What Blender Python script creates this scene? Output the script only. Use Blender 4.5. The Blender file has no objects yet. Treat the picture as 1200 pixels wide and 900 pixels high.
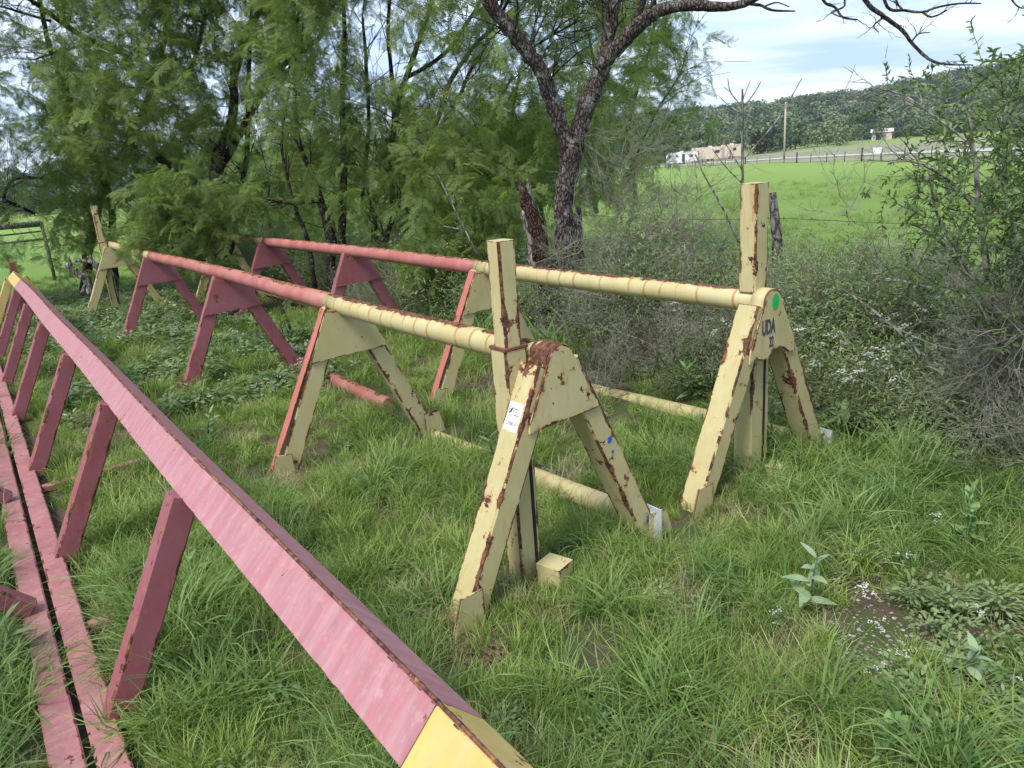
import bpy, bmesh, math, random
import numpy as np
from mathutils import Vector, Matrix, noise
R = random.Random(7)
sc = bpy.context.scene
rad = math.radians

# ------------------------------------------------------------------ camera
EYE, PITCH, ROLL, FPX = 1.6, rad(16.516), rad(4.325), 883.87
fwd = Vector((0, math.cos(PITCH), -math.sin(PITCH)))
up0 = Vector((0, math.sin(PITCH), math.cos(PITCH))); rt0 = Vector((1, 0, 0))
cup = up0 * math.cos(ROLL) + rt0 * math.sin(ROLL)
crt = rt0 * math.cos(ROLL) - up0 * math.sin(ROLL)
cam = bpy.data.objects.new('camera', bpy.data.cameras.new('camera'))
sc.collection.objects.link(cam)
m = Matrix((crt, cup, -fwd)).transposed().to_4x4(); m.translation = Vector((0, 0, EYE))
cam.matrix_world = m
cam.data.sensor_width = 36; cam.data.lens = 36 * FPX / 1200
cam.data.clip_start = .05; cam.data.clip_end = 5000
sc.camera = cam

# ------------------------------------------------------------------ sky, sun, exposure
SUN_EL, SUN_AZ = rad(54), rad(217)          # compass azimuth, 0 = +Y, clockwise
w = bpy.data.worlds.new('World'); sc.world = w; w.use_nodes = True
nt = w.node_tree; N = nt.nodes; Lk = nt.links; N.clear()
def nd(t, **k):
    n = N.new(t)
    for a, b in k.items(): setattr(n, a, b)
    return n
sky = nd('ShaderNodeTexSky', sky_type='NISHITA', sun_disc=False)
sky.sun_elevation = SUN_EL; sky.sun_rotation = SUN_AZ; sky.dust_density = 1.0; sky.air_density = 1.0
bg1 = nd('ShaderNodeBackground'); bg1.inputs[1].default_value = .1
bg2 = nd('ShaderNodeBackground'); bg2.inputs[1].default_value = 1.0
tc = nd('ShaderNodeTexCoord'); sx = nd('ShaderNodeSeparateXYZ'); Lk.new(tc.outputs['Generated'], sx.inputs[0])
az = nd('ShaderNodeMath', operation='MAXIMUM'); az.inputs[1].default_value = 0.0; Lk.new(sx.outputs[2], az.inputs[0])
zz = nd('ShaderNodeMath', operation='ADD'); zz.inputs[1].default_value = .10; Lk.new(az.outputs[0], zz.inputs[0])
dv = []
for i in (0, 1):
    d = nd('ShaderNodeMath', operation='DIVIDE'); Lk.new(sx.outputs[i], d.inputs[0]); Lk.new(zz.outputs[0], d.inputs[1]); dv.append(d)
cx = nd('ShaderNodeCombineXYZ'); Lk.new(dv[0].outputs[0], cx.inputs[0]); Lk.new(dv[1].outputs[0], cx.inputs[1])
mpw = nd('ShaderNodeMapping'); mpw.inputs['Scale'].default_value = (.45, .95, 1); mpw.inputs['Rotation'].default_value = (0, 0, .25)
Lk.new(cx.outputs[0], mpw.inputs[0])
n1 = nd('ShaderNodeTexNoise'); n1.inputs['Scale'].default_value = 1.15; n1.inputs['Detail'].default_value = 7; n1.inputs['Roughness'].default_value = .52
n1.inputs['Distortion'].default_value = .25
Lk.new(mpw.outputs[0], n1.inputs['Vector'])
cr = nd('ShaderNodeValToRGB'); Lk.new(n1.outputs[0], cr.inputs[0])
e = cr.color_ramp.elements; e[0].position = .34; e[0].color = (.20, .275, .42, 1); e[1].position = .66; e[1].color = (.50, .555, .635, 1)
e_ = cr.color_ramp.elements.new(.5); e_.color = (.33, .40, .525, 1)
Lk.new(cr.outputs[0], bg2.inputs[0]); Lk.new(sky.outputs[0], bg1.inputs[0])
mx = nd('ShaderNodeMixShader'); mx.inputs[0].default_value = .85
Lk.new(bg1.outputs[0], mx.inputs[1]); Lk.new(bg2.outputs[0], mx.inputs[2])
wo = nd('ShaderNodeOutputWorld'); Lk.new(mx.outputs[0], wo.inputs[0])
sl = bpy.data.lights.new('sun', 'SUN'); sl.energy = 1.8; sl.angle = rad(20); sl.color = (1, .94, .83)
so = bpy.data.objects.new('sun', sl); sc.collection.objects.link(so)
sdir = Vector((math.sin(SUN_AZ) * math.cos(SUN_EL), math.cos(SUN_AZ) * math.cos(SUN_EL), math.sin(SUN_EL)))
so.rotation_euler = sdir.to_track_quat('Z', 'Y').to_euler(); so.location = sdir * 50
sc.view_settings.view_transform = 'Standard'; sc.view_settings.look = 'None'
sc.view_settings.exposure = 1.38; sc.view_settings.gamma = 1
sc.cycles.max_bounces = 4; sc.cycles.diffuse_bounces = 3; sc.cycles.transmission_bounces = 2; sc.cycles.glossy_bounces = 1
sc.cycles.transparent_max_bounces = 4

# ------------------------------------------------------------------ measured frame of the place
TH = rad(34.96)
dX = Vector((-math.sin(TH), math.cos(TH), 0)); lX = Vector((math.cos(TH), math.sin(TH), 0))
def W(s, l, z=0): return dX * s + lX * l + Vector((0, 0, z))
def SL(x, y): return (Vector((x, y, 0)).dot(dX), Vector((x, y, 0)).dot(lX))
def ray(px, py): return fwd * FPX + crt * (px - 600) - cup * (py - 450)
def at(px, py, D):
    r = ray(px, py); return Vector((0, 0, EYE)) + r * (D / math.hypot(r.x, r.y))
EDX = (-1.6, .02, .2008, .275, .3474, .4288, .5071, .5857, .70, 1.6); EDD = (230, 215, 196, 160, 128, 104, 86, 73, 60, 55)
def gz(x, y):
    d = math.hypot(x, y); z = -.0165 * max(0, min(d, 260) - 9)
    if d > 55:            # beyond the field the land rises gently towards the hill
        a = math.atan2(x, y); e_ = EDD[0]
        for i in range(len(EDX) - 1):
            if EDX[i] <= a < EDX[i + 1]: e_ = EDD[i] + (EDD[i + 1] - EDD[i]) * (a - EDX[i]) / (EDX[i + 1] - EDX[i])
        if d > e_ + 2: z += min(3.2, .020 * (d - e_ - 2))
    return z
def gnd(px, py):
    r = ray(px, py); lo = 0.5
    for k in range(4000):
        p = Vector((0, 0, EYE)) + r * (lo / math.hypot(r.x, r.y))
        if p.z <= gz(p.x, p.y): return p
        lo *= 1.003
    return p
def smooth(a, b, x):
    t = max(0, min(1, (x - a) / (b - a))); return t * t * (3 - 2 * t)
def fbm(x, y, z=0, sc_=1): return noise.fractal(Vector((x * sc_, y * sc_, z)), .6, 2, 3)

# ------------------------------------------------------------------ object helpers
COL = sc.collection
def tag(o, label=None, cat=None, group=None, kind=None):
    if label: o['label'] = label
    if cat: o['category'] = cat
    if group: o['group'] = group
    if kind: o['kind'] = kind
    return o
def empty(name, loc, rz=0, label=None, cat=None, group=None):
    o = bpy.data.objects.new(name, None); COL.objects.link(o); o.location = loc; o.rotation_euler = (0, 0, rz)
    o.empty_display_size = .1
    return tag(o, label, cat, group)
class MB:
    def __init__(s): s.v = []; s.f = []; s.uv = []; s.u2 = []; s.mi = []; s.sm = []
    def quad(s, pts, hu=None, hv=None, mi=0, sm=False):
        b = len(s.v); s.v += [tuple(p) for p in pts]; s.f.append(tuple(range(b, b + len(pts))))
        if len(pts) == 4 and hu is not None:
            s.uv += [(-hu, -hv), (hu, -hv), (hu, hv), (-hu, hv)]
        else:
            s.uv += [(0, 0)] * len(pts); hu = hv = 1
        s.u2 += [(hu, hv)] * len(pts); s.mi.append(mi); s.sm.append(sm)
    def bar(s, a, b, wd, dp, side, mi=0, bev=.006):
        """rectangular bar a->b, wd along side, dp across; chamfered edges"""
        a = Vector(a); b = Vector(b); ax = (b - a); L = ax.length; ax.normalize()
        side = Vector(side); side = (side - ax * side.dot(ax)).normalized(); q = ax.cross(side)
        w2, d2 = wd / 2, dp / 2; c = min(bev, w2 * .3, d2 * .3)
        pr = [(-w2 + c, -d2), (w2 - c, -d2), (w2, -d2 + c), (w2, d2 - c), (w2 - c, d2), (-w2 + c, d2), (-w2, d2 - c), (-w2, -d2 + c)]
        P = [[p + side * x + q * y for x, y in pr] for p in (a, b)]
        for i in range(8):
            j = (i + 1) % 8
            hu = math.dist(pr[i], pr[j]) / 2
            if i % 2: hu = .0008
            s.quad([P[0][i], P[0][j], P[1][j], P[1][i]], hu, L / 2, mi)
        s.quad(P[0][::-1], mi=mi); s.quad(P[1], mi=mi)
    def plate(s, outline, nrm, th, mi=0):
        """flat plate, outline = list of Vectors, thickness th along nrm"""
        nrm = Vector(nrm).normalized(); A = [Vector(p) for p in outline]; B = [p + nrm * th for p in A]
        b = len(s.v)
        c = sum(A, Vector()) / len(A)
        u = (A[1] - A[0]).normalized(); v = nrm.cross(u)
        us = [(p - c).dot(u) for p in A]; vs = [(p - c).dot(v) for p in A]
        hu = max(abs(x) for x in us); hv = max(abs(x) for x in vs)
        n = len(A)
        for P, rev in ((A, True), (B, False)):
            # fan with centre so that the edge distance can ride on uv: rim = 0, centre = far
            cc = sum(P, Vector()) / n
            for i in range(n):
                j = (i + 1) % n
                t = [P[i], P[j], cc]; 
                h = abs((cc - P[i]).cross((P[j] - P[i]).normalized()).length)
                uvs = [(0, -h), (0, -h), (0, 0)]
                if rev: t = t[::-1]; uvs = uvs[::-1]
                bb = len(s.v); s.v += [tuple(p) for p in t]; s.f.append((bb, bb + 1, bb + 2)); s.uv += uvs; s.u2 += [(1, h)] * 3
                s.mi.append(mi); s.sm.append(False)
        for i in range(n):
            j = (i + 1) % n
            s.quad([A[i], A[j], B[j], B[i]], (A[j] - A[i]).length / 2, th / 2, mi)
    def tube(s, pts, rr, seg=8, mi=0, cap=True, rough=0, v0=0, arc=None):
        pts = [Vector(p) for p in pts]; n = len(pts)
        if not hasattr(rr, '__len__'): rr = [rr] * n
        prev = None; rings = []; vv = v0; vs = []
        for i, p in enumerate(pts):
            t = (pts[min(i + 1, n - 1)] - pts[max(i - 1, 0)]).normalized()
            if prev is None:
                a = Vector((0, 0, 1)) if abs(t.z) < .8 else Vector((1, 0, 0))
            else: a = prev
            a = (a - t * a.dot(t)).normalized(); prev = a; q = t.cross(a)
            ring = []
            for k in range(seg):
                an = 2 * math.pi * k / seg; r = rr[i]
                d = a * math.cos(an) + q * math.sin(an)
                if rough: r *= 1 + rough * noise.noise((p + d * rr[i]) * (1.1 / max(rr[i], .004)))
                ring.append(p + d * r)
            b = len(s.v); s.v += [tuple(x) for x in ring]; rings.append(b)
            if i: vv += (p - pts[i - 1]).length
            vs.append(vv)
        for i in range(n - 1):
            for k in range(seg):
                k2 = (k + 1) % seg
                s.f.append((rings[i] + k, rings[i] + k2, rings[i + 1] + k2, rings[i + 1] + k))
                a0 = (k / seg + .5) % 1 - .5; a1 = a0 + 1 / seg
                s.uv += [(a0, vs[i]), (a1, vs[i]), (a1, vs[i + 1]), (a0, vs[i + 1])]; s.u2 += [(1, 1)] * 4
                s.mi.append(mi); s.sm.append(True)
        if cap:
            for rg, rv in ((rings[0], True), (rings[-1], False)):
                idx = [rg + k for k in range(seg)]
                if rv: idx = idx[::-1]
                s.f.append(tuple(idx)); s.uv += [(0, 0)] * seg; s.u2 += [(1, 1)] * seg; s.mi.append(mi); s.sm.append(False)
    def mesh(s, name, mats):
        me = bpy.data.meshes.new(name); me.from_pydata(s.v, [], s.f)
        u = me.uv_layers.new(name='UVMap'); u.data.foreach_set('uv', np.array(s.uv, dtype=np.float32).ravel())
        u = me.uv_layers.new(name='half'); u.data.foreach_set('uv', np.array(s.u2, dtype=np.float32).ravel())
        me.polygons.foreach_set('material_index', s.mi); me.polygons.foreach_set('use_smooth', s.sm)
        for m_ in (mats if isinstance(mats, (list, tuple)) else [mats]): me.materials.append(m_)
        me.update(); return me
    def build(s, name, mats, parent=None, **k):
        o = bpy.data.objects.new(name, s.mesh(name, mats)); COL.objects.link(o)
        if parent: o.parent = parent
        return tag(o, **k)

# ------------------------------------------------------------------ materials
class NT:
    def __init__(s, name):
        s.m = bpy.data.materials.new(name); s.m.use_nodes = True; s.t = s.m.node_tree; s.t.nodes.clear()
        s.out = s.t.nodes.new('ShaderNodeOutputMaterial')
    def n(s, t, ins=None, **k):
        x = s.t.nodes.new(t)
        for a, b in k.items(): setattr(x, a, b)
        for a, b in (ins or {}).items(): s.set(x.inputs[a], b)
        return x
    def set(s, inp, v):
        if isinstance(v, bpy.types.NodeSocket): s.t.links.new(v, inp)
        elif isinstance(v, bpy.types.Node): s.t.links.new(v.outputs[0], inp)
        else:
            if hasattr(inp.default_value, '__len__') and isinstance(v, (tuple, list)) and len(v) == 3 and len(inp.default_value) == 4: v = (*v, 1)
            inp.default_value = v
    def math(s, op, a, b=None, clamp=False):
        x = s.n('ShaderNodeMath', {0: a}, operation=op, use_clamp=clamp)
        if b is not None: s.set(x.inputs[1], b)
        return x.outputs[0]
    def noise(s, vec, scale, detail=3, rough=.5, dist=0):
        return s.n('ShaderNodeTexNoise', {'Vector': vec, 'Scale': scale, 'Detail': detail, 'Roughness': rough, 'Distortion': dist}).outputs[0]
    def step(s, v, a, b):
        return s.n('ShaderNodeMapRange', {'Value': v, 'From Min': a, 'From Max': b}, interpolation_type='SMOOTHSTEP').outputs[0]
    def mix(s, f, a, b):
        x = s.n('ShaderNodeMix', data_type='RGBA'); s.set(x.inputs[0], f); s.set(x.inputs[6], a); s.set(x.inputs[7], b); return x.outputs[2]
    def scale(s, vec, v):
        return s.n('ShaderNodeMapping', {'Vector': vec, 'Scale': v}).outputs[0]

def paint(name, col, rust=.5, kind='box', col2=None, fade=.12, rings=0., toprust=0., streak=1., edge=1., brushed=0.):
    """old brushed paint on steel: chips and rust start from the edges, stains run down"""
    t = NT(name)
    tcn = t.n('ShaderNodeTexCoord'); ob = tcn.outputs['Object']
    rnd = t.n('ShaderNodeObjectInfo').outputs['Random']
    off = t.n('ShaderNodeVectorMath', {0: ob, 1: t.n('ShaderNodeCombineXYZ', {0: t.math('MULTIPLY', rnd, 37.), 1: t.math('MULTIPLY', rnd, 91.), 2: 0.}).outputs[0]}, operation='ADD').outputs[0]
    uv = t.n('ShaderNodeSeparateXYZ', {0: t.n('ShaderNodeUVMap', uv_map='UVMap').outputs[0]})
    hf = t.n('ShaderNodeSeparateXYZ', {0: t.n('ShaderNodeUVMap', uv_map='half').outputs[0]})
    big = t.noise(off, 5, 3, .6); fine = t.noise(off, 42, 5, .65); st = t.noise(t.scale(off, (1, 1, .22)), 30, 4, .65, .4)
    n_mid = t.noise(t.scale(off, (1, 1, .4)), 14, 5, .65, .3)
    blob = t.step(t.noise(off, 11, 6, .72, .2), .565 - .07 * (rust - .5), .76)
    if kind == 'box':
        eu = t.math('SUBTRACT', hf.outputs[0], t.math('ABSOLUTE', uv.outputs[0]))
        ev = t.math('SUBTRACT', hf.outputs[1], t.math('ABSOLUTE', uv.outputs[1]))
        ed = t.math('MINIMUM', eu, ev)
        near = t.step(ed, t.math('MULTIPLY', t.step(big, .35, .65), .03), .0)                       # 1 at the edge
        val = t.math('ADD', t.math('MULTIPLY', n_mid, .62), t.math('MULTIPLY', fine, .3))
        val = t.math('ADD', val, t.math('MULTIPLY', near, .17 * edge))
        val = t.math('ADD', val, t.math('MULTIPLY', t.math('SUBTRACT', big, .5), .35)); val = t.math('ADD', val, t.math('MULTIPLY', blob, .5))
        thr = .70 - .16 * (rust - .5)
        mask = t.step(val, thr, thr + .012); halo = t.step(val, thr - .15, thr + .01)
        mask = t.math('MAXIMUM', mask, t.math('MULTIPLY', t.step(ed, .0042 * edge, .0022 * edge), t.step(n_mid, .63 - .22 * rust, .66 - .22 * rust)))
    else:
        n2 = t.noise(t.scale(off, (1, 1, 1)), 9, 6, .68, .3)
        val = t.math('ADD', t.math('MULTIPLY', n2, .7), t.math('MULTIPLY', fine, .25))
        if toprust:
            tp = t.step(t.math('ABSOLUTE', t.math('ADD', uv.outputs[0], -.015)), .17, .05)
            val = t.math('ADD', val, t.math('MULTIPLY', tp, toprust))
        thr = .68 - .16 * (rust - .5)
        mask = t.step(val, thr, thr + .015); halo = t.step(val, thr - .13, thr + .01)
    c = t.mix(t.step(big, .3, .7), col, col2 or tuple(x * .85 for x in col))
    c = t.mix(t.math('MULTIPLY', t.step(st, .35, .75), fade * 1.5), c, tuple(x * .6 + .05 for x in col))
    c = t.mix(t.math('MULTIPLY', t.step(fine, .5, .8), fade), c, tuple(min(1, x * .7 + .28) for x in col))
    if brushed:
        bs = t.n('ShaderNodeCombineXYZ', {0: t.math('MULTIPLY', uv.outputs[0], 2.5), 1: t.math('MULTIPLY', uv.outputs[1], 26.), 2: 0.}).outputs[0]
        bn = t.noise(bs, 1., 4, .6)
        c = t.mix(t.math('MULTIPLY', t.step(bn, .38, .72), brushed), c, tuple(min(1, x * .62 + .22) for x in col))
        c = t.mix(t.math('MULTIPLY', t.step(bn, .66, .74), brushed * .6), c, (.42, .17, .10))
    if rings:
        vj = t.math('ADD', uv.outputs[1], t.math('MULTIPLY', t.noise(off, 2.2, 2), .12))
        fr = t.math('FRACT', t.math('MULTIPLY', vj, 8.6))
        dd = t.math('ABSOLUTE', t.math('SUBTRACT', fr, .5))
        rg = t.math('MULTIPLY', t.step(dd, .10, .0), t.math('MULTIPLY', t.step(t.noise(off, 7, 4), .36, .58), rings))
        c = t.mix(rg, c, (.36, .14, .05))
    stain = t.math('MULTIPLY', t.math('MULTIPLY', halo, t.step(st, .38, .62)), .75 * streak)
    c = t.mix(stain, c, (.42, .19, .055))
    runs = t.step(t.noise(t.scale(off, (1, 1, .07)), 48, 4, .6), .57, .70)
    c = t.mix(t.math('MULTIPLY', t.math('MULTIPLY', runs, t.step(big, .42, .62)), .42 * streak * (rust + .2)), c, (.40, .20, .07))
    c = t.mix(t.math('MULTIPLY', t.step(t.noise(off, 3.1, 4, .65), .52, .72), .28), c, tuple(x * .45 + .03 for x in col))
    rc = t.mix(t.step(fine, .35, .68), (.035, .012, .010), (.20, .085, .045))
    c = t.mix(mask, c, rc)
    h = t.math('ADD', t.math('MULTIPLY', mask, -.5), t.math('MULTIPLY', fine, .35))
    h = t.math('ADD', h, t.math('MULTIPLY', t.noise(t.scale(off, (1, 1, .3)), 120, 2), .12))
    bp = t.n('ShaderNodeBump', {'Height': h, 'Strength': .55, 'Distance': .003})
    p = t.n('ShaderNodeBsdfPrincipled', {'Base Color': c, 'Roughness': t.math('ADD', .52, t.math('MULTIPLY', mask, .35)), 'Normal': bp.outputs[0], 'Specular IOR Level': .35})
    t.set(t.out.inputs[0], p.outputs[0]); return t.m

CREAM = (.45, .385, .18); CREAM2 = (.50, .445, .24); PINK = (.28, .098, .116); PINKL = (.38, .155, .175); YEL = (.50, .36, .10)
M = {}
M['cream'] = paint('cream paint on rusting steel', CREAM, .66, col2=CREAM2)
M['cream_heavy'] = paint('cream paint flaking off in streaks', CREAM, .84, col2=CREAM2)
M['cream_pipe'] = paint('cream painted pipe with rust rings', CREAM2, .55, 'pipe', col2=CREAM, rings=.9, toprust=.27)
M['cream_low'] = paint('cream painted low pipe', CREAM, .5, 'pipe', col2=(.6, .5, .25), rings=.5)
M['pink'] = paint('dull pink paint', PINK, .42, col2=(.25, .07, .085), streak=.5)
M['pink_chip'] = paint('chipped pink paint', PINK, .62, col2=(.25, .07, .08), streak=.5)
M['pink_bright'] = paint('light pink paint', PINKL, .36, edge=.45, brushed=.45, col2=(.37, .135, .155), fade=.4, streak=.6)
M['pink_pipe'] = paint('pink painted pipe', (.34, .10, .095), .6, 'pipe', col2=(.43, .18, .16), rings=.35, toprust=.2)
M['pink_plank'] = paint('worn pink paint on planks', (.33, .12, .13), .5, edge=.7, col2=(.40, .18, .18), fade=.4, streak=.3)
M['yellow'] = paint('bright yellow paint', YEL, .42, edge=.6, brushed=.35, col2=(.58, .44, .15))
M['red_edge'] = paint('salmon red paint on a leg edge', (.46, .14, .11), .58)
M['rusty'] = paint('bare rusty steel', (.16, .06, .04), .8)

def flat(name, col, rough=.7, var=.2, scale=20, bump=.2, metal=0, dist=.004, col2=None):
    t = NT(name); ob = t.n('ShaderNodeTexCoord').outputs['Object']
    a = t.noise(ob, scale, 4, .6)
    c = t.mix(a, tuple(x * (1 - var) for x in col), col2 or tuple(min(1, x * (1 + var)) for x in col))
    bp = t.n('ShaderNodeBump', {'Height': a, 'Strength': bump, 'Distance': dist})
    p = t.n('ShaderNodeBsdfPrincipled', {'Base Color': c, 'Roughness': rough, 'Normal': bp.outputs[0], 'Metallic': metal})
    t.set(t.out.inputs[0], p.outputs[0]); return t.m
M['dark_slot'] = flat('dark inside of the slot', (.02, .017, .015), .9)
M['primer'] = flat('grey lilac primer', (.42, .42, .46), .6, .25, 25)
M['white'] = flat('white paper', (.80, .83, .86), .6, .04)
M['ink'] = flat('dark print', (.05, .055, .07), .7)
M['blue'] = flat('blue spray paint', (.02, .10, .50), .6)
M['green_dot'] = flat('green spray paint', (.02, .42, .10), .6, .2, 60)
M['rv_white'] = flat('white trailer shell', (.75, .76, .78), .5, .05)
M['rv_tan'] = flat('tan trailer shell', (.55, .45, .36), .6, .1)
M['glass'] = flat('dark window', (.03, .035, .045), .2, .1)
M['rubber'] = flat('black rubber', (.02, .02, .02), .9)
M['roof'] = flat('grey roof', (.3, .29, .28), .7)
M['litter'] = flat('dead leaves', (.13, .085, .05), .9, .5, 30)

def bark(name, a, b, lichen=.4, sc_=16):
    t = NT(name); ob = t.n('ShaderNodeTexCoord').outputs['Object']
    v = t.n('ShaderNodeTexVoronoi', {'Vector': t.scale(ob, (1, 1, .35)), 'Scale': sc_ * 2.4}, feature='DISTANCE_TO_EDGE').outputs[0]
    n = t.noise(t.scale(ob, (1, 1, .45)), sc_, 6, .7, .6); n2 = t.noise(ob, 9, 5, .7)
    crk = t.step(v, .0, .22)
    c = t.mix(t.math('MULTIPLY', n, crk), a, b)
    c = t.mix(t.math('MULTIPLY', t.step(n2, .52, .62), lichen), c, (.42, .44, .42))
    h = t.math('ADD', t.math('MULTIPLY', crk, .7), n)
    bp = t.n('ShaderNodeBump', {'Height': h, 'Strength': 1., 'Distance': .018})
    p = t.n('ShaderNodeBsdfPrincipled', {'Base Color': c, 'Roughness': .9, 'Normal': bp.outputs[0], 'Specular IOR Level': .15})
    t.set(t.out.inputs[0], p.outputs[0]); return t.m
M['bark'] = bark('rough grey mesquite bark', (.035, .025, .022), (.20, .16, .145), .4)
M['bark_dark'] = bark('dark bark', (.022, .018, .016), (.10, .08, .07), .2)
M['deadwood'] = bark('weathered grey deadwood', (.10, .09, .08), (.42, .39, .36), .3, 8)
M['rotwood'] = bark('dark rotten wood', (.02, .012, .01), (.16, .09, .065), .15)

def leaf(name, cols, trans=.35, rough=.55, spec=.3):
    """cols: dark -> light base colours picked per instance and per place"""
    t = NT(name)
    oi = t.n('ShaderNodeObjectInfo'); tcn = t.n('ShaderNodeTexCoord')
    geo = t.n('ShaderNodeNewGeometry')
    nn = t.noise(geo.outputs['Position'], 2.3, 3, .6)
    vr = 1.6 if name == 'hillside trees' else .3
    uvr = t.n('ShaderNodeSeparateXYZ', {0: t.n('ShaderNodeUVMap', uv_map='UVMap').outputs[0]}).outputs[0]
    f = t.math('ADD', t.math('ADD', t.math('MULTIPLY', oi.outputs['Random'], vr), t.math('MULTIPLY', uvr, .45)), t.math('MULTIPLY', t.math('SUBTRACT', nn, .36 if vr < 1 else .95), .9), True)
    r = t.n('ShaderNodeValToRGB', {0: f}); el = r.color_ramp.elements
    el[0].position = 0; el[0].color = (*cols[0], 1); el[1].position = 1; el[1].color = (*cols[-1], 1)
    for i, c in enumerate(cols[1:-1]):
        x = el.new((i + 1) / (len(cols) - 1)); x.color = (*c, 1)
    p = t.n('ShaderNodeBsdfPrincipled', {'Base Color': r.outputs[0], 'Roughness': rough, 'Specular IOR Level': spec})
    tr = t.n('ShaderNodeBsdfTranslucent', {'Color': t.mix(.5, r.outputs[0], (.25, .40, .04))})
    mxs = t.n('ShaderNodeMixShader', {0: trans, 1: p.outputs[0], 2: tr.outputs[0]})
    t.set(t.out.inputs[0], mxs.outputs[0]); return t.m
M['mesq'] = leaf('feathery mesquite leaves', [(.13, .185, .06), (.25, .33, .10), (.42, .52, .19)], .5)
M['grass'] = leaf('green grass', [(.055, .10, .022), (.145, .225, .045), (.28, .38, .09), (.42, .49, .19)])
M['grass_dark'] = leaf('long dark grass', [(.045, .10, .03), (.14, .235, .06), (.34, .45, .18)])
M['dry'] = leaf('dry grass', [(.18, .15, .07), (.32, .28, .15), (.46, .43, .26)], .15)
M['herb'] = leaf('low broad weeds', [(.07, .12, .045), (.15, .22, .09), (.27, .36, .18)])
M['bushleaf'] = leaf('small grey green leaves', [(.09, .14, .055), (.18, .25, .10), (.33, .41, .20)])
M['weed'] = leaf('pale broad leaves', [(.18, .31, .11), (.30, .44, .19)], .3)
M['weed_dull'] = leaf('dusty broad leaves', [(.17, .26, .13), (.30, .40, .23)], .25)
M['shrub'] = leaf('small shrub leaves', [(.06, .105, .04), (.13, .20, .08), (.26, .34, .15)], .45)
M['twig'] = leaf('dry grey twigs', [(.12, .115, .09), (.27, .26, .21), (.46, .445, .38)], .0, .9, .1)
M['twig_dark'] = leaf('dark twigs', [(.025, .02, .017), (.07, .055, .045), (.12, .10, .08)], .0, .9, .1)
M['flower'] = leaf('white flowers', [(.6, .62, .58), (.8, .8, .78)], .2)
M['crop'] = leaf('bright field grass', [(.17, .26, .06), (.24, .34, .09), (.32, .42, .14)])
M['wood'] = leaf('hillside trees', [(.035, .06, .035), (.06, .10, .05), (.085, .13, .06), (.12, .165, .07), (.17, .20, .10)], .1)

# ------------------------------------------------------------------ ground
def in_field(s, l, x, y):           # beyond the fence line
    return l > 5.0 + .35 * fbm(x, y, 3, .35)
t = NT('soil and field'); geo = t.n('ShaderNodeNewGeometry').outputs['Position']
sp = t.n('ShaderNodeSeparateXYZ', {0: geo})
lval = t.math('ADD', t.math('MULTIPLY', sp.outputs[0], lX.x), t.math('MULTIPLY', sp.outputs[1], lX.y))
dist = t.n('ShaderNodeVectorMath', {0: geo}, operation='LENGTH').outputs['Value']
fld = t.step(t.math('ADD', lval, t.math('MULTIPLY', t.noise(geo, .4, 3), .8)), 5.2, 6.0)
n1_ = t.noise(geo, 60, 5, .7); n2_ = t.noise(geo, 3.5, 4, .6)
soil = t.mix(n1_, (.035, .025, .018), (.15, .11, .08)); soil = t.mix(t.step(n2_, .42, .58), soil, (.06, .08, .03))
fstr = t.noise(t.scale(geo, (.9, .12, 1)), 1., 6, .7); fmid = t.noise(geo, 1.6, 5, .7)
green = t.mix(fstr, (.10, .165, .04), (.18, .28, .06)); green = t.mix(t.math('MULTIPLY', t.step(fmid, .45, .7), .5), green, (.10, .16, .05))
farc = t.mix(t.noise(t.scale(geo, (1, .35, 1)), .06, 6, .7), (.14, .225, .045), (.22, .31, .085))
green = t.mix(t.step(dist, 25., 70.), green, farc)
fld = t.math('MAXIMUM', fld, t.step(dist, 13., 17.)); far2 = t.step(dist, 235., 250.)
green = t.mix(far2, green, t.mix(t.noise(geo, .05, 4), (.10, .17, .05), (.26, .28, .12)))
c = t.mix(fld, soil, green)
bp = t.n('ShaderNodeBump', {'Height': n1_, 'Strength': .8, 'Distance': .01})
t.set(t.out.inputs[0], t.n('ShaderNodeBsdfPrincipled', {'Base Color': c, 'Roughness': .95, 'Normal': bp.outputs[0], 'Specular IOR Level': .1}).outputs[0])
M['ground'] = t.m
mb = MB(); radii = [0]
r = .25
while r < 3000: radii.append(r); r *= 1.05 if r < 20 else 1.12
seg = 120; mb.v.append((0, 0, 0))
for rr_ in radii[1:]:
    for k in range(seg):
        a = 2 * math.pi * k / seg; x = rr_ * math.cos(a); y = rr_ * math.sin(a)
        mb.v.append((x, y, gz(x, y) + (.025 * fbm(x, y, 0, 1.2) if rr_ < 30 else 0)))
for k in range(seg): mb.f.append((0, 1 + k, 1 + (k + 1) % seg))
for i in range(len(radii) - 2):
    for k in range(seg):
        a = 1 + i * seg; k2 = (k + 1) % seg
        mb.f.append((a + k, a + seg + k, a + seg + k2, a + k2))
nl = sum(len(f) for f in mb.f); mb.uv = [(0, 0)] * nl; mb.u2 = [(0, 0)] * nl; mb.mi = [0] * len(mb.f); mb.sm = [True] * len(mb.f)
mb.build('ground', M['ground'], kind='structure')

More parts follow.
